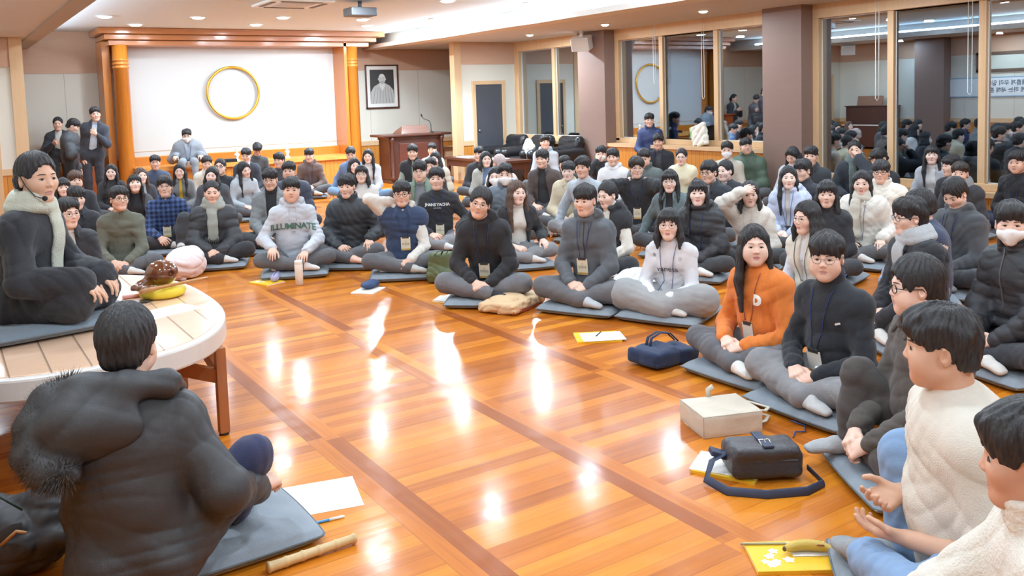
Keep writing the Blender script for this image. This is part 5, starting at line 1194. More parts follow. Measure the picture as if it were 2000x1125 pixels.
g = Grid((-.3, -.15, -.01), (.3, .15, .42), .010); g.box((0, 0, .17), (.20, .045, .18), roty(14), .03, 0); g.plane_cut((0, 0, .002), (0, 0, -1)); g.creases(47, .02, 18.); g.creases(48, .009, 40.); g.D += 0
sb_ = sdf_obj('shopping_bag', fabric('e9e6da', 'nylon'), g, 'white shopping bag with green side leaning on the window sill', 'bag', (10.33, 10.15, .785), 76); q_ = MB(); q_.obox(V3(.20, -.0, .2), (.035, .05, .10), roty(14)); q_.build('green_side', [plain('bag_green', '8db06a', .6)], sb_, True, .02)
# black leather armchairs under the far window, low dark tables before them
def armchair(x, y, label):
    t = thing('armchair', label, 'armchair', (x, y, 0), 90); lm = plain('black_leather', '232326', .32, bump=(30, .3))
    def gg(f, name):
        g = Grid((-.45, -.5, -.01), (.45, .5, 1.0), .014); f(g); grid_obj(g, name, [lm], t)
    gg(lambda g: g.box((0, -.02, .21), (.36, .40, .21), None, .05, 0), 'base'); gg(lambda g: g.box((0, .06, .43), (.26, .30, .08), None, .06, 0), 'seat')
    gg(lambda g: (g.box((0, -.33, .62), (.33, .10, .26), rotx(8), .09, 0), g.cap((-.24, -.37, .82), (.24, -.37, .82), .085, k=.05), g.creases(4, .012, 22.)), 'backrest')
    for q in (-1, 1): gg(lambda g: (g.box((.34*q, .0, .36), (.085, .40, .26), None, .07, 0), g.cap((.34*q, -.32, .60), (.34*q, .34, .58), .09, k=.05)), 'armrest')
for y, lab in ((15.08, 'black leather armchair beside the dark door, furthest of three'), (14.16, 'black leather armchair behind the pale hooded man, middle of three'), (13.24, 'black leather armchair next to the brown pillar, with a white cushion')): armchair(9.72, y, lab)
lump('throw_cushion', 'white cushion on the armchair next to the brown pillar', 9.45, 13.75, 80, 'e8e6dc', (.2, .1, .36), 51, 'knit', .48)
lt = thing('low_table', 'long dark wooden coffee table in front of the black armchairs', 'table', (8.75, 14.2, 0)); MB().box(-.30, .30, -1.1, 1.1, .48, .53).build('top', [W_DARK], lt, False, .008); MB().box(-.27, .27, -1.05, 1.05, .36, .48).build('apron', [W_DARK], lt, False)
for q in (-1, 1):
    for s_ in (-1, 1): MB().box(.25*q-.03, .25*q+.03, 1.0*s_-.03, 1.0*s_+.03, 0, .36).build('leg', [W_DARK], lt, False)
for y, lab in ((14.75, 'white paper on the far end of the long dark coffee table'), (13.75, 'white papers on the near end of the long dark coffee table')): flat_item('paper_sheet', lab, 'paper', 8.7, y, 8, .3, .42, .012, PAPER, .53)
cb_ = thing('side_cabinet', 'pale wooden cabinet between lectern desk and right door wall', 'cabinet', (9.35, 16.6, 0)); MB().box(-.28, .28, -.2, .2, 0, .62).build('body', [W_PALE], cb_, False, .006); MB().box(-.30, .30, -.22, .22, .62, .65).build('top', [W_PALE], cb_, False, .004); MB().box(-.26, -.01, -.212, -.2, .04, .60).build('door', [W_PALE], cb_, False, .003); MB().box(.01, .26, -.212, -.2, .04, .60).build('door', [W_PALE], cb_, False, .003)
tr_ = MB().lathe([(.16, 0), (.17, .45), (.18, .46)], n=24).build('dark_bin', [plain('bin_dark', '3a3a3c', .5)]); tr_.location = (8.82, 17.0, 0); tag(tr_, 'dark bin behind the right end of the lectern desk', 'bin')
rc = thing('wooden_stand', 'red-brown wooden stand beside the left altar column behind the standing men', 'stand', (2.32, 17.45, 0)); MB().box(-.17, .17, -.2, .2, .06, .98).build('body', [node_wood('red_brown', 'a4552c', (9, 9, 2), .3, .4, .15)], rc, False, .02); MB().box(-.20, .20, -.23, .23, 0, .06).box(-.21, .21, -.24, .24, .98, 1.02).build('mouldings', [node_wood('red_brown', 'a4552c', (9, 9, 2), .3, .4, .15)], rc, False, .01)
# left wall out of the frame, seen in the panes: piano, banner, high window
pi = thing('upright_piano', 'dark brown upright piano at the left wall, seen reflected in the window', 'piano', (XL+.32, 14.45, 0), 90); MB().box(-.72, .72, -.30, .28, .05, .62).box(-.72, .72, .0, .28, .62, 1.12).box(-.75, .75, -.03, .30, 1.12, 1.15).build('case', [W_DARK], pi, False, .01); MB().box(-.64, .64, -.30, -.14, .62, .645).build('keyboard', [plain('ivory', 'e8e4da', .3)], pi, False); q_ = MB(); q_.obox(V3(0, .05, 1.28), (.38, .012, .13), rotx(-14)); q_.build('music_stand', [node_wood('stand_wood', '8d6550', (3, 9, 9), .4)], pi, False)
bn_ = thing('banner', 'long white banner with two lines of dark writing on the left wall, seen reflected', 'banner', (XL+.02, 10.4, 1.56), 90); MB().box(-2.1, 2.1, -.008, 0, -.24, .24).build('cloth', [plain('banner_white', 'e6ebee', .7)], bn_, False); MB().box(-2.1, 2.1, -.0095, -.008, .215, .24).box(-2.1, 2.1, -.0095, -.008, -.24, -.215).build('blue_edge', [plain('banner_blue', '8fb2cc', .7)], bn_, False)
for s_, z in (('나를 새롭게 내 가정을 새롭게 우리 일터를', .085), ('새롭게 이 세상을 새롭게 하는 새해 훈련', -.085)):
    tv, tf = text_mesh(s_, .135, bold=.002)
    if len(tv): link_mesh('lettering', np.array([(q[0], -.010, q[1]+z) for q in tv]), tf, plain('banner_ink', '4a5560', .7), None, bn_, False)
w5 = MB().box(-2.1, .8, -.04, 0, 1.92, 1.99).box(-2.1, .8, -.04, 0, 2.33, 2.40).box(-2.1, -2.03, -.04, 0, 1.92, 2.4).box(.73, .8, -.04, 0, 1.92, 2.4).box(-.62, -.55, -.04, 0, 1.92, 2.4).build('window_5', [node_wood('dark_frame', '6a5346', (9, 2, 9), .5)], None, False); w5.location = (XL-.0, 10.9, 0); w5.rotation_euler = (0, 0, math.radians(90)); struct(w5); MB().box(-2.05, .75, -.015, -.005, 1.97, 2.35).build('window_pane', [plain('frosted', 'cfd2c6', .4)], w5, False)
# ---------------------------------------------------------------- the people
T = lambda t, c, **k: dict(t=t, c=c, **k)
GP = {'c': '66676b'}; DP = {'c': '45464a'}; LP = {'c': '8b8c90'}; JN = {'c': '7f9cc0', 'k': 'denim', 'name': 'jeans'}
tagd = lambda text='', **k: dict(text=text, small='교무' if text else '', **k)
CAST = []
def C_(name, px, dep, byaw, hyaw, label, sex='m', cush=None, **k):
    CAST.append((spec(name, px, dep, byaw, hyaw, label, sex, **k), cush))
# speaker on the table and the man with his back to us
C_('MONK', (72, 300, 395), 4.45, -62, -34, 'person in black coat and pale grey scarf sitting on the round table with headset microphone', hair='tied', z0=.60, S=1.0, hs=1.03, legs='kneel', lod=0, arms=(dict(w=(.15, .34, .20), el=(.36, .02, .2), d=V3(-.1, .9, -.45), n=V3(.1, .45, .9), curl=.28), dict(w=(-.10, .33, .19), el=(-.3, .05, .2), d=V3(.3, .9, -.4), n=V3(0, .4, .9), curl=.4)), top=[T('robe', '35363b', col='high')], scarf=dict(c='c3c6b8', x=-.03, len=.30), pants={'c': '35363b'}, lips='b57f74', skin='dcb59c', extra='headset')
C_('FG', (249, 600, 742), 3.0, 188, 196, 'person seen from behind in black padded coat with fur-trimmed hood, near left', hair='buzz', hvol=1.5, S=1.04, w=1.0, fat=.1, hs=1.05, lod=0, legs='custom', legpts={'R': ((.37, .16, .31), (.30, .32, .06), (.34, .50, .035)), 'L': ((-.16, .34, .12), (.06, .34, .07), (.18, .36, .042))}, pants={'c': '3b3f5c'}, socks='3a3a3e', lean=(0, .12), arms=(dict(w=(.40, .16, .20), el=(.42, -.16, .10), d=V3(.6, .75, .1), n=V3(.1, -.5, .85), curl=.75), dict(w=(-.06, .32, .2), el=(-.2, .0, .1), curl=.6)), top=[T('puffer', '3d3e41', coat=1, hem=.02, ql=.13, qa=.005, ad=.028)], extra='furhood')
# left cluster behind the speaker
C_('A2', (132, 382, 450), 6.99, -10, -28, 'person with glasses and short dark hair right behind the speaker, smiling', hair='side', glasses='thin', top=[T('tee', 'd8d8d4'), T('jacket', '3a3b40', open=(.03, .08), col='fold')], arms=('knee', 'lap'), cush='grey floor cushion under the man with glasses behind the speaker')
C_('A3', (149, 366, 408), 8.97, 0, -12, 'person in black buttoned jacket with bowl-cut fringe, behind the man with glasses at left', hair='bowl', top=[T('jacket', '3c3d41', col='fold')], tag=tagd(pc='d8d8d4'))
C_('A4', (123, 349, 382), 10.95, 0, -5, 'person with dark fringe half hidden behind the speaker, left end of the back rows', 'f', hair='longm_fringe', top=[T('sweater', '46474b')])
C_('A5', (147, 336, 368), 11.54, 0, -15, 'person with curly brown hair in dark jacket at left, below the standing men', hair='mop', hvol=1.5, hcol='brown', fat=.4, w=1.08, top=[T('jacket', '3b3c41')])
C_('L1', (217, 321, 351), 12.97, 0, 5, 'person with long dark hair all in black, in front of the standing man in suit', 'f', top=[T('sweater', '3d3e42', coat=1)])
C_('F1', (232, 365, 411), 8.57, 8, -22, 'person in olive green sweater and round glasses, left end of the front row', hair='two', hpitch=6, glasses='thick', gcol='4a3f38', arms=('low', 'low'), top=[T('tee', '333438'), T('sweater', '6b6c60', col='crew', sleeve=None)], pants=GP, cush='grey floor cushion under the man in olive green sweater')
C_('L2', (263, 342, 376), 10.99, 0, -6, 'person with fringe in dark grey coat over black tee, head thrown back', 'f', hair='longm_fringe', hpitch=16, top=[T('tee', '35363a', text=[dict(s='S', size=.06, c='c8c8c8', drop=.16)]), T('jacket', '56575a', open=(.06, .14), col='fold')])
C_('L3', (275, 329, 358), 12.49, -10, -20, 'person with brown centre-parted hair in dark coat behind the head-back girl', 'f', hair='longm', hcol='brown', hpitch=6, top=[T('tee', 'b8bcc4'), T('jacket', '45464c', open=(.05, .1))])
C_('L4', (303, 304, 331), 14.34, 0, 0, 'person in navy tee at back left, in front of the altar ledge', hair='short', top=[T('sweater', '4d5a72')])
C_('F2', (322, 346, 383), 10.05, 6, 4, 'person with glasses in dark blue checked shirt with name tag, one knee raised', hair='two', hvol=1.3, hpitch=5, glasses='thin', legs='upL', arms=('low', 'knee'), top=[T('tee', '8e9ab0'), T('jacket', '37486e', k='check', col='fold')], pants=DP, tag=tagd('김은호'), cush='grey floor cushion under the man in blue checked shirt')
C_('L5', (365, 250, 280), 15.95, 0, 4, 'person in grey padded robe and white face mask sitting on the altar ledge', hair='short', z0=.60, legs='chair', mask='f0f0f0', glasses='thin', S=.9, w=1.15, hpitch=-8, arms=('knee', 'knee'), top=[T('tee', '33343a'), T('jacket', '8f949c', vneck=.10, k='fleece', ad=.05)], pants={'c': '8f949c'}, tag=tagd(pc='eeeeec', size=(.12, .16)))
C_('L6', (351, 321, 348), 13.26, 0, 6, 'person with long dark hair in grey jacket with yellow placket', 'f', top=[T('tee', 'd9b13a'), T('jacket', '7b7d7f', open=(.015, .03), col='fold')])
C_('F3', (414, 355, 397), 9.06, 2, 0, 'person in black padded jacket and grey scarf with tied-back hair, front row centre left', hair='tied', hvol=.8, jaw=.95, arms=('low', 'low'), top=[T('puffer', '3b3c40', col='stand')], pants={'c': '3c3d41', 'wide': 1.15}, scarf=dict(c='a3a79f', x=.01, len=.30), cush='grey floor cushion under the person in black padded jacket and grey scarf')
C_('L7', (404, 307, 331), 14.58, 0, -4, 'person in cream jacket beside the masked person at the altar ledge', hair='short', hpitch=-5, top=[T('jacket', 'd5d0c4', col='fold')])
C_('L9', (414, 328, 357), 11.7, 5, 12, 'person with dark side-swept hair in dark grey coat, behind the grey scarf', 'f', hair='bob', hroll=-8, top=[T('jacket', '505258', ad=.03)])
C_('L8', (430, 310, 342), 12.82, -8, 14, 'person with glasses and slicked hair in black crew sweater, looking up left', hair='buzz', hpitch=10, glasses='thick', w=1.08, top=[T('sweater', '3a3b3f')])
C_('L10', (477, 315, 347), 12.7, -15, -30, 'person with long dark hair in pale blue hoodie, head tilted', 'f', hroll=16, hpitch=-10, top=[T('hoodie', 'b4bcc4', col='hood')])
C_('L11', (481, 292, 314), 15.0, 0, 15, 'person in dark navy jacket with white collar by the altar ledge', hair='two', hpitch=-12, top=[T('tee', 'dcdcdc'), T('jacket', '3f444e', open=(.05, .09))])
C_('L12', (502, 276, 297), 16.0, -15, -10, 'person in dark tee with head bowed down by the altar ledge', hair='short', hpitch=-45, lean=(0, .3), top=[T('tee', '4a4c50')])
C_('L13', (545, 299, 327), 13.9, 8, 25, 'person in dark sweater in front of the altar, left of the brown hoodie', hair='mop', top=[T('sweater', '4a4c52')])
C_('L15', (528, 328, 372), 9.87, 10, 14, 'person with glasses in grey jacket over black turtleneck', hair='mop', hpitch=-6, glasses='thin', top=[T('sweater', '333438', col='high'), T('jacket', '85898b', open=(.06, .05), col='fold')], arms=('low', 'knee'), pants=DP, cush='grey floor cushion under the man in grey jacket and black turtleneck')
C_('L16', (569, 346, 396), 8.51, 0, 2, 'person in light grey hoodie with green arched lettering, mouth open', hair='mop', hpitch=4, fat=.15, arms=(dict(w=(.20, .27, .24), el=(.36, .0, .25), d=V3(.1, .8, -.35), n=V3(0, .45, .9), curl=.25), dict(w=(-.10, .33, .20), el=(-.36, .05, .25), d=V3(.2, .8, -.35), n=V3(0, .45, .9), curl=.25)), top=[T('hoodie', 'c6ccd6', col='hood', text=[dict(s='ILLUMINATE', size=.085, c='4f7768', drop=.205, arch=.022, bold=.002, sp=.9), dict(s='1984', size=.022, c='6a6a6a', drop=.262)])], pants=GP, socks='e4e0dc', cush='grey floor cushion under the person in grey lettered hoodie')
C_('L14', (565, 315, 352), 11.24, 5, 15, 'person in navy padded coat behind the grey lettered hoodie', hair='mop', w=1.15, fat=.4, top=[T('puffer', '3c4254', col='stand')], pants=DP)
C_('L17', (604, 291, 315), 15.45, 5, 14, 'person in brown hoodie in front of the altar ledge, right part', hair='bowl', hpitch=-5, top=[T('hoodie', '6e5c56', col='hood')], tag=tagd(pc='eeeeee', drop=.36))
# middle
C_('M1', (678, 339, 388), 8.86, 16, 18, 'person with fringe in black padded jacket, one bare foot showing, front row centre', hair='bowl', socks='skin', bare=1, legs='cross', arms=('lap', 'knee'), top=[T('puffer', '3a3d42', col='stand', ql=.10)], pants=GP, cush='grey floor cushion under the person in black padded jacket with bare foot')
C_('M4', (685, 287, 314), 14.84, 20, 5, 'person in blue denim jacket by the right altar column', hair='short', hpitch=-15, arms=('floor', 'knee'), top=[T('tee', 'c8ccd0'), T('jacket', '6f85a8', k='denim', col='fold')], pants=JN)
C_('M3', (692, 310, 337), 13.28, 0, -15, 'person with long dark hair half hidden behind the white sweater', 'f', hroll=-6, top=[T('jacket', '4a4d55')])
C_('M2', (706, 323, 358), 11.12, 6, 4, 'person with short black hair and glasses in white sweater', 'f', hair='bob_fringe', hpitch=8, glasses='thin', top=[T('sweater', 'e2e0dd')])
C_('M5', (719, 291, 320), 14.35, 0, 8, 'person with very long dark hair in white jacket, below the framed portrait', 'f', arms=('lap', 'low'), top=[T('tee', 'e4e4e4'), T('jacket', 'd9dce2', open=(.05, .1))], pants=JN)
C_('M6', (785, 355, 402), 8.26, 4, 4, 'person in navy vest over cream hoodie with hand behind the head and name tag', hair='mop', glasses='thick', gcol='6a4a40', hpitch=3, arms=('nape', 'low'), top=[T('hoodie', 'dfdad2', col='hood'), T('vest', '3c4a66', col='fold')], pants=GP, socks='c9c9c4', tag=tagd('박정호', x=-.02, drop=.25), cush='grey floor cushion under the man in navy vest')
C_('M9', (806, 281, 314), 14.02, 10, 6, 'person in black vest with grey green sleeves in front of the lectern desk', hair='two', hvol=1.2, arms=('lap', 'knee'), top=[T('sweater', '98a49c'), T('vest', '35363a', open=(.01, .03), col='stand')])
C_('M8', (820, 314, 354), 10.5, 8, 10, 'broad person with glasses and curly hair in green jacket', hair='mop', hvol=1.4, fat=1., w=1.15, glasses='thin', top=[T('tee', '7d8288'), T('jacket', '7c9080', open=(.05, .11), col='fold')])
C_('M12', (841, 311, 338), 12.48, 0, 10, 'dark head half hidden between the green jacket and the printed sweatshirt', hair='short', top=[T('sweater', '4a4542')])
C_('M11', (844, 281, 303), 16.32, 0, 14, 'person in white top close before the lectern desk, furthest back', hair='two', top=[T('sweater', 'e0deda')])
C_('M10', (850, 297, 325), 13.58, 8, 20, 'person with dark bob in beige padded jacket in front of the lectern desk', 'f', hair='bob', top=[T('puffer', 'c8c0ae', col='stand')])
C_('M7', (853, 327, 371), 9.44, 6, 8, 'person in black sweatshirt with white chest print and name tag', hair='two', hvol=1.2, hpitch=3, arms=('lap', 'knee'), top=[T('sweater', '3a3b3f', text=[dict(s='JHANS YACHA', size=.042, c='d2d6d6', drop=.135, bold=.002, sp=.95), dict(s='university', size=.022, c='d2d6d6', drop=.168)])], pants=LP, socks='d8dae0', tag=tagd('이한서', drop=.34, x=-.02), cush='grey floor cushion under the man in printed black sweatshirt')
C_('M13', (938, 365, 428), 6.96, 12, 6, 'person in black hoodie with thin glasses and name tag, head tilted, front row', hair='buzz', hvol=1.6, hroll=-14, lean=(0, .34), glasses='thin', gcol='8a8078', arms=('low', 'low'), top=[T('hoodie', '343539', col='hood')], pants={'c': '74757a', 'wide': 1.15}, socks='35363a', tag=tagd('한희은', drop=.34), cush='grey floor cushion under the man in black hoodie with name tag')
# right of the middle
C_('R1b', (936, 287, 315), 14.29, 0, 25, 'dark-haired person turned away behind the grey cardigan', hair='mop', top=[T('sweater', '404146')])
C_('R1', (949, 294, 329), 12.71, 0, -14, 'person with shoulder-length dark hair in grey cardigan over blue shirt', 'f', hair='bob', hpitch=5, top=[T('tee', '6d85a6'), T('jacket', 'b9b9b2', open=(.04, .08))])
C_('R3', (967, 332, 357), 10.98, 8, 8, 'person in white face mask peeking out left of the quilted vest', 'f', hair='bob', mask='f0f0f0', top=[T('sweater', '3f4046')])
C_('R2', (975, 304, 333), 12.18, 30, 150, 'person with pale pinkish hair turned away, in white padded jacket', hair='buzz', hcol='pinkish', top=[T('puffer', 'e2ddda', col='stand')])
C_('R4', (987, 319, 362), 9.7, 8, 5, 'person in white face mask and blue grey quilted vest', hair='short', mask='f2f2f2', top=[T('sweater', '3c444e'), T('pvest', '66727e', col='stand')])
C_('R5', (1010, 354, 398), 8.55, -12, -26, 'person with long brown hair in black cardigan over white blouse', 'f', hcol='brown', arms=('lap', 'knee'), top=[T('tee', 'e0dcd4'), T('jacket', '36373b', open=(.05, .11))], pants=LP, cush='grey floor cushion under the woman with long brown hair')
C_('R7', (1059, 291, 329), 11.61, 20, 24, 'person in dark brown open shirt over black tee', hair='two', hvol=1.2, arms=('lap', 'knee'), top=[T('tee', '3a3a3d'), T('jacket', '5b514e', open=(.04, .09), col='fold')], tag=tagd(pc='e8e4da', drop=.36))
C_('R8', (1064, 265, 291), 15.0, 10, -18, 'person in pale blue hoodie in front of the black armchairs', hair='mop', hpitch=8, top=[T('hoodie', 'c2ccd6', col='hood')])
C_('R10', (1103, 306, 335), 12.7, 10, 12, 'dark-haired head behind the person with black headband', hair='mop', top=[T('jacket', '3f3f42')])
C_('R9', (1110, 314, 354), 10.49, 14, 12, 'person with black headband in beige fleece jacket', 'f', hair='short', headband='3a3b40', top=[T('jacket', 'cfc2a8', k='fleece', col='fold', ad=.035)])
C_('R11', (1138, 304, 349), 9.91, 26, 20, 'person with parted hair in pale blue grey sweatshirt behind the grey zip hoodie', hair='two', hvol=1.3, arms=('floor', 'lap'), top=[T('sweater', 'b4bec8')], pants=LP)
C_('R6', (1143, 355, 426), 6.75, 24, 26, 'person in dark grey zip hoodie with name tag and clasped hands, front row', hair='bowl', arms=('lap', 'lap'), hpitch=-2, top=[T('tee', '2f3033'), T('hoodie', '62676d', col='hood', zip='4a4c50')], pants={'c': '6a6b6f', 'wide': 1.15}, socks='b8bcc0', tag=tagd('김영우', drop=.30, x=.02), cush='grey floor cushion under the man in dark grey zip hoodie')
C_('R13', (1174, 286, 314), 13.35, 10, 4, 'person in dark top adjusting a white face mask by the window wainscot', hair='mop', mask='f2f2f2', arms=('face', 'lap'), top=[T('sweater', '3d3e42')])
C_('R12', (1186, 355, 406), 7.86, 30, 40, 'person with tied dark hair in black coat with white fleece sleeves', 'f', hair='tied_bun', hpitch=-8, top=[T('sweater', 'e0dcd2', col='high'), T('vest', '37383c', ad=.035, col='bighood', open=(.03, .06))], pants={'c': '3a3b40'}, cush='grey floor cushion under the woman with tied hair and white sleeves')
C_('R14', (1197, 290, 324), 12.2, 8, 14, 'person in white hoodie with open mouth', hair='two', hvol=1.2, top=[T('hoodie', 'e4e5ea', col='hood')])
C_('R15', (1243, 306, 349), 9.95, 10, -8, 'person with longish hair and glasses in black jacket, hands on both shoulders', hair='two', hvol=1.5, hcol='dark', glasses='thin', arms=('shoulder', 'shoulder'), top=[T('jacket', '3a3b3f', ad=.03)], pants=DP, tag=tagd('김 영', drop=.30, x=-.01))
C_('R16', (1258, 289, 327), 11.4, 20, 10, 'person in grey green padded jacket half hidden behind the hands-on-shoulders person', hair='two', hpitch=-12, w=1.1, top=[T('puffer', '535c5c', col='stand')])
C_('R17', (1286, 258, 294), 13.8, 12, 14, 'person in black cardigan with blue lanyard by the window sill', hair='two', hvol=1.2, S=1.05, hpitch=-6, top=[T('tee', '4a4d52'), T('jacket', '33363c', open=(.04, .08))], tag=tagd(pc='d8d4c8', drop=.42))
C_('R18', (1268, 222, 248), 15.0, 12, -8, 'person in navy blue jacket sitting raised against the window', hair='bowl', z0=.45, S=.95, legs='chair', hpitch=4, top=[T('jacket', '3a4a78', k='nylon', col='stand')], pants=DP)
C_('R19', (1308, 331, 376), 8.89, 18, 6, 'smiling person with long dark hair and glasses in grey green shirt jacket', 'f', hair='long_fringe', glasses='thin', arms=('floor', 'lap'), top=[T('tee', '35363a'), T('jacket', '67767a', open=(.03, .06), col='fold')], pants=DP)
C_('R20', (1331, 290, 323), 12.21, 12, 8, 'person in cream knitted vest with navy sleeves near the sill', 'f', hair='tied', glasses='thin', top=[T('sweater', '3c4152'), T('vest', 'e4dfc2', vneck=.05)])
C_('R21', (1363, 351, 402), 7.75, 20, 2, 'person with long dark hair and fringe in black padded coat', 'f', hair='long_fringe', hpitch=3, top=[T('puffer', '36373b', col='bighood')], pants=DP, tag=tagd(pc='e0dcd0', drop=.4))
C_('R22', (1385, 314, 358), 9.26, 30, 34, 'person in black coat and glasses in half profile behind the fringed woman', hair='mop', glasses='thick', top=[T('tee', 'b0b0ae'), T('jacket', '37393f', ad=.035, open=(.02, .04), col='fold')])
C_('R23', (1416, 312, 355), 9.78, 20, 36, 'person with tied dark hair in dark jacket, beside the black coat with glasses', 'f', hair='tied_bun', top=[T('tee', 'b9bcc0'), T('jacket', '3f4146', open=(.02, .05))])
C_('R24', (1420, 277, 309), 12.37, 10, 4, 'person in white face mask below the window, left of the green quilted jacket', hair='short', mask='eef0f6', top=[T('sweater', 'c8c4b8')])
C_('R25', (1457, 267, 304), 12.75, 18, -18, 'broad person in dark green quilted jacket by the big pillar', hair='mop', S=1.08, w=1.18, fat=.6, hpitch=6, top=[T('puffer', '55695a', col='stand', ql=.12)])
C_('R26', (1464, 356, 402), 8.02, 14, -4, 'person in cream fleece hoodie shading the forehead with one hand', 'f', hair='bob', arms=('forehead', 'lap'), top=[T('hoodie', 'dcd6cc', col='hood', k='fleece', ad=.03)], pants=DP)
C_('R27', (1306, 411, 465), 6.45, 20, 6, 'person with glasses in white lettered sweatshirt, grey blanket over the legs', 'f', hair='bob_fringe', hpitch=4, glasses='thin', gcol='7a6a62', arms=('low', 'low'), top=[T('sweater', 'dddde2', text=[dict(s='vaness', size=.062, c='44444c', drop=.20), dict(s='◆', size=.03, c='8a8a90', drop=.10, x=-.10), dict(s='▣', size=.03, c='a0a0a6', drop=.12, x=.10)])], pants={'c': '9c9d9e', 'wide': 1.75, 'name': 'blanket'}, tag=tagd(pc='e4e2da', drop=.38), cush='grey floor cushion under the girl with the grey blanket')
C_('R28', (1473, 438, 519), 5.05, 42, -8, 'person with long black hair in orange sweatshirt looking to the right', 'f', hair='long', S=1.0, w=1.02, fat=.3, hpitch=2, arms=('lap', 'lap'), legs='cross', top=[T('sweater', 'e0803c', text=[dict(s='D', size=.075, c='f0eeea', drop=.17, x=.07, bold=.006)])], pants={'c': '66676c'}, socks='e6e4e0', tag=tagd(pc='e4e0d6', c='9a5a4a', drop=.30, size=(.075, .11)), cush='grey floor cushion under the woman in orange sweatshirt')
C_('R30', (1548, 285, 323), 11.48, 20, 30, 'person with long straight hair looking down, in front of the big pillar', 'f', hpitch=-28, top=[T('jacket', 'c4c9d2')])
C_('R29', (1540, 325, 369), 8.92, 18, -4, 'person with long dark hair in lavender padded jacket with name tag', 'f', hpitch=3, arms=('lap', 'lap'), top=[T('tee', 'd8d4cc'), T('puffer', 'bcc6de', col='bighood', open=(.02, .02))], pants=DP, tag=tagd('김명숙', drop=.36))
C_('R32', (1568, 312, 353), 9.44, 30, 40, 'person in dark sweater and glasses in profile behind the lavender jacket', hair='bowl', glasses='thin', top=[T('sweater', '3c3e46', col='high')])
C_('R31', (1584, 285, 324), 10.87, 15, 10, 'person in dark jacket with cream fleece collar near the big pillar', hair='mop', top=[T('tee', '45464a'), T('jacket', '3f464c', col='fold', open=(.03, .05))])
C_('R33', (1576, 393, 457), 6.14, 44, 46, 'person with glasses in cream corduroy vest over pale turtleneck, blue jeans', 'f', hair='bob', glasses='thin', gcol='9a9a9a', arms=('lap', 'low'), top=[T('sweater', 'd9dde6', col='high'), T('vest', 'd8d2c4', k='cord', open=(.015, .03))], pants={'c': '5f7aa4', 'k': 'denim', 'name': 'jeans'}, tag=tagd('박미은', c='6a6a6a', drop=.36), cush='grey floor cushion under the person in corduroy vest')
C_('R34', (1615, 352, 405), 7.47, 25, 2, 'person with straight dark hair and fringe in black top, behind the corduroy vest', 'f', hair='longm_fringe', top=[T('sweater', '393a3e')], pants=DP)
C_('R35', (1615, 457, 545), 4.47, 40, 12, 'person with rimless glasses and bowl-cut hair in navy black sweater, blue lanyard', hair='bowl', hvol=1.3, glasses='thin', gcol='8a8486', w=1.06, fat=.35, arms=('lap', 'lap'), hem=0, top=[T('sweater', '2f3238', col='high')], pants={'c': '8a8a8d', 'wide': 1.2}, socks='c8c8c8', tag=tagd('', pc='e6e2da', drop=.33, x=.03), cush='grey floor cushion under the man in navy black sweater', extra='airpods')
C_('R36', (1669, 276, 309), 11.5, 14, 2, 'person with glasses touching the nose, dark scarf and black coat, against the window', hair='tied', S=1.08, glasses='thin', arms=('lap', 'face'), top=[T('jacket', '3c4048', ad=.04)], scarf=dict(c='6c7a78', len=.35))
C_('R38', (1683, 333, 383), 8.11, 22, 4, 'person with long black hair in white fleece coat and cream scarf', 'f', hair='long', arms=('lap', 'knee'), top=[T('jacket', 'e4e0d8', k='fleece', ad=.045, col='fold')], pants=GP, scarf=dict(c='d8d4c8', x=.03, len=.32), tag=tagd('', pc='d8d4c4', drop=.40), cush='grey floor cushion under the woman in white fleece coat')
C_('R37', (1717, 295, 323), 10.4, 30, 40, 'dark-haired head behind the boy in white fleece', hair='mop', hpitch=-20, top=[T('sweater', '3a3c42')])
C_('R39', (1721, 315, 357), 9.03, 20, 8, 'person with glasses and bowl-cut hair in white fleece jacket', hair='bowl', glasses='thick', hpitch=3, top=[T('jacket', 'e6e2d6', k='fleece', ad=.045, col='stand')])
C_('R46', (1776, 383, 463), 5.51, 60, 64, 'person in profile with glasses, black coat and grey scarf', hair='mop', hvol=1.3, glasses='thick', gcol='5a5a5e', top=[T('jacket', '323338', ad=.04, coat=1, col='fold')], scarf=dict(c='b4b8bc', x=0, len=.12), pants={'c': '38393d'}, arms=('lap', 'low'), cush='grey floor cushion under the man in black coat and grey scarf')
C_('R48', (1787, 497, 620), 3.59, 66, 74, 'person with black-framed glasses in brown denim jacket, one knee raised', hair='buzz', hvol=1.7, glasses='thick', w=1.16, fat=.7, legs='up', arms=('low', 'low'), top=[T('jacket', '58534f', k='denim', col='fold')], pants={'c': '4d4846', 'k': 'denim', 'short': 1}, socks='a9aaac', cush='grey floor cushion under the man in brown denim jacket')
C_('R47', (1797, 372, 432), 6.51, 80, 100, 'person in navy and cream fleece turned away, behind the black coat with scarf', hair='mop', top=[T('jacket', '434d64', k='fleece', ad=.03, sleeve='dcd8ce', k2='fleece')], pants=JN)
C_('R40', (1820, 281, 324), 10.6, 20, 0, 'person with very long dark hair in pale grey hoodie over white tee, against the window', 'f', hair='long_fringe', S=1.0, hpitch=4, top=[T('tee', 'e8e8e8'), T('hoodie', 'b9bcc4', col='hood', open=(.04, .09))])
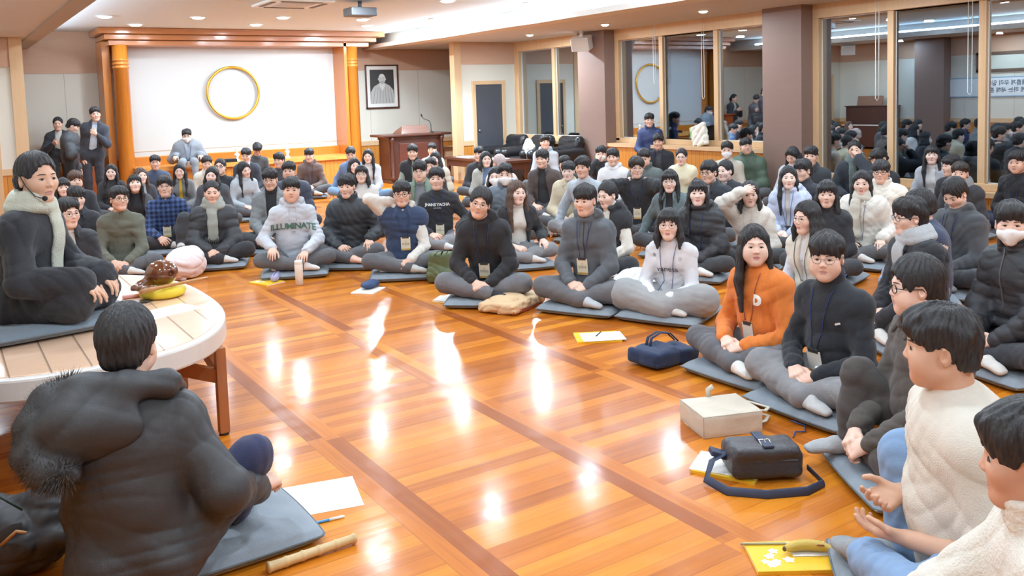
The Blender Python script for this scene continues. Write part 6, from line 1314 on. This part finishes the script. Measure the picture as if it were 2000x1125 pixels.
C_('R49', (1835, 592, 760), 2.72, 72, 84, 'person in cream sweatshirt with rolled sleeves and pale jeans, near right', hair='mop', hvol=1.25, S=1.08, w=1.16, fat=.75, hs=1.0, armr=1.25, legs='custom', legpts={'R': ((.17, .13, .33), (.13, .14, .06), (.11, .28, .035)), 'L': ((-.31, .22, .12), (.02, .28, .07), (.15, .32, .045))}, lod=0, arms=(dict(w=(.08, .19, .275), el=(.34, -.12, .25), d=V3(-.45, .85, -.1), n=V3(.6, -.1, -.75), curl=.45), dict(w=(-.06, .21, .19), el=(-.38, -.08, .2), d=V3(.35, .85, .05), n=V3(-.25, .2, -.9), curl=.35)), top=[T('sweater', 'dcd6ca', roll=.12, cuff=.12, ad=.03)], pants=dict(JN, wide=1.15), socks='909396', cush='grey floor cushion under the man in cream sweatshirt', lips='b98278', skin='d9b096')
C_('R41', (1858, 308, 340), 9.85, 40, 60, 'dark-haired head near the window, left of the dark coat', hair='mop', top=[T('jacket', '36373c')])
C_('R43', (1865, 348, 407), 6.9, 40, 34, 'person in charcoal hoodie with cropped hair, head bowed, name tag on lanyard', hair='buzz', hvol=1.5, hpitch=-32, top=[T('hoodie', '515459', col='hood', ad=.03)], pants=DP, socks='8c8f92', tag=tagd('김', pc='eceae4', drop=.36, x=.03), cush='grey floor cushion under the man in charcoal hoodie')
C_('R42', (1875, 324, 353), 9.32, 25, 10, 'person with parted dark hair in dark coat and grey scarf behind the bowed head', hair='two', S=.96, hcol='dark', top=[T('jacket', '3d3e42', ad=.03)], scarf=dict(c='8d9294', len=.2))
C_('R50', (2008, 795, 995), 2.0, 80, 86, 'person at the right edge in white fleece jacket, seen in profile', hair='mop', hvol=1.5, lod=0, arms=(dict(w=(.10, .46, .16), el=(.30, .12, .15), d=V3(-.3, .9, 0), n=V3(.3, .2, .9), curl=.5), 'low'), top=[T('jacket', 'e2ddd2', k='fleece', ad=.035, col='stand')], pants=DP, skin='d8ac94')
C_('R45', (1975, 385, 487), 4.94, 46, 0, 'person in black padded jacket and white face mask at the right edge', hair='mop', hvol=1.3, mask='efeff0', top=[T('puffer', '34363b', col='stand', ql=.075, zip='6a6a6c')], pants={'c': '3a3c42'}, cush='grey floor cushion under the masked person in black padded jacket')
C_('R44', (1987, 295, 337), 9.47, 34, 22, 'person in black jumper with white tag by the window, right edge', hair='two', w=1.12, fat=.5, hpitch=-4, top=[T('sweater', '343539')], tag=tagd('', pc='eeeeee', drop=.30, size=(.11, .12)), pants={'c': '3d4460'})
# standing at the back left
C_('S1', (113, 228, 256), 15.6, 0, 4, 'person standing in dark cardigan over pale top, holding a phone, leftmost of the standing three', legs='stand', z0=0, hair='tied', arms=('hold', 'hold'), top=[T('tee', 'c9c6c0'), T('jacket', '3f4148', open=(.05, .08))], pants={'c': '3c3d42'}, socks='shoe303034')
C_('S2', (143, 238, 262), 14.9, -70, -78, 'person standing in profile in dark grey padded jacket, middle of the standing three', legs='stand', z0=0, hair='mop', hpitch=-22, arms=('hold', 'side'), top=[T('puffer', '55585e', col='hood', hem=.08)], pants={'c': '3a3b40'}, socks='shoe303034')
C_('S3', (186, 208, 238), 14.6, 4, -6, 'person standing in dark suit with microphone, nearest the left altar column', legs='stand', z0=0, hair='side', hroll=6, lean=(-.14, .02), arms=('side', 'mic'), top=[T('tee', 'c4ccd8'), T('jacket', '43454e', open=(.035, .06), col='fold', hem=.06)], pants={'c': '3d3f47'}, socks='shoe303034')
def extra_headset(root, sp, J, A, Lg, tg):
    c, R, s = J['head'], J['R'], sp['hs']; P = lambda x, y, z: c+R@(V3(x, y, z)*s); m = MB()
    m.tube([P(.083, -.03, .02), P(.084, .0, .012), P(.080, .03, -.035), P(.066, .075, -.082), P(.045, .098, -.094)], .0028, 8); m.tube([P(.083, -.03, .02), P(.075, -.07, .0), P(.0, -.115, -.01), P(-.075, -.07, .0)], .0028, 6)
    h = m.build('headset', [plain('headset_black', '28282b', .4)], root); MB().ball(P(.036, .103, -.095), .013*s).build('foam_tip', [plain('foam', '2b2b2e', .95)], h)
def extra_furhood(root, sp, J, A, Lg, tg):
    nk, up, ax, fw = J['neck'], J['up'], J['ax'], J['fw']; c0 = nk-fw*.12-up*.05
    g = Grid(c0-.45, c0+.45, .009); g.chain([nk+ax*.15+fw*.05+up*.0, nk+ax*.13-fw*.06+up*.035, nk-fw*.10+up*.05, nk-ax*.13-fw*.08+up*.05, nk-ax*.19-fw*.03+up*.02], [.03, .042, .048, .05, .05], k=.03)
    Rm = np.stack([ax, fw, up], 1); g.ell(nk-fw*.14-ax*.10-up*.07, (.165, .062, .10), Rm, .05); g.ell(nk-fw*.10-ax*.17-up*.05, (.09, .09, .10), Rm, .05)
    pp = [nk-ax*.17-fw*.02+up*.05, nk-ax*.235-fw*.05+up*.02, nk-ax*.275-fw*.09-up*.05, nk-ax*.275-fw*.13-up*.13, nk-ax*.23-fw*.165-up*.18, nk-ax*.16-fw*.18-up*.19]; g.chain(pp, [.04, .05, .052, .052, .05, .04], k=.03); g.creases(3, .010, 26.)
    h = grid_obj(g, 'hood', [fabric('3d3e41', 'nylon')], root); m = MB(); rnd = random.Random(5)
    for k in range(9000):
        t = rnd.random()*4.999; i = int(t); p = pp[i]*(1-(t-i))+pp[i+1]*(t-i); d = unit(V3(rnd.gauss(0, 1), rnd.gauss(0, 1), rnd.gauss(0, 1))); ln = rnd.uniform(.02, .05); a = p+d*.042; b = a+d*ln+V3(0, 0, -.006); s_ = unit(np.cross(d, (.3, .5, .8)))*.0014
        m.add([a-s_, a+s_, b], [(0, 1, 2)])
    m.build('fur_trim', [plain('fur', '4f4c49', .9)], h)
def extra_airpods(root, sp, J, A, Lg, tg):
    nk, up, ax, fw = J['neck'], J['up'], J['ax'], J['fw']; h = tg.hit(nk-up*.43-ax*.01, fw, .4)
    if h is None: return
    g = Grid(h-.06, h+.08, .0045); g.box(h+fw*.025, (.030, .012, .026), np.stack([ax, fw, up], 1), .011, 0); k_ = grid_obj(g, 'earbud_case', [plain('white_gloss', 'eceded', .2)], root)
    g = tg.hit(nk-up*.17-ax*.10, fw, .4)
    if g is not None: q = MB(); q.obox(g+fw*.003, (.016, .002, .005), np.stack([ax, fw, up], 1)@roty(20)); q.build('chest_emblem', [plain('emblem_white', 'dedede', .5)], root, False)
EXTRA = {'headset': extra_headset, 'furhood': extra_furhood, 'airpods': extra_airpods}
for sp, cush in CAST:
    if isinstance(sp.get('extra'), str): sp['extra'] = EXTRA[sp['extra']]
    for t in sp['top']:
        if t.get('sleeve', 0) is None: t.pop('sleeve')
    person(sp)
    if sp['name'] == 'FG':
        cushion(.79, 3.335, 1, 'grey floor cushion under the person in hooded coat, near left', 0, (.68, .58), .07, '8b949d', 2)
    elif cush or sp['legs'] not in ('stand', 'chair', 'kneel'):
        f = rotz(sp['rz'])@V3(0, .09, 0); big = sp['lod'] < 2
        cushion(sp['loc'][0]+f[0], sp['loc'][1]+f[1], sp['rz']+(sp['seed'] % 9)-4, cush or ' '.join(('grey floor cushion under the '+sp['label']).split(' ')[:14]), 0, (.64, .62) if cush else (.56, .56), .07, '8b949d', sp['seed'], None)
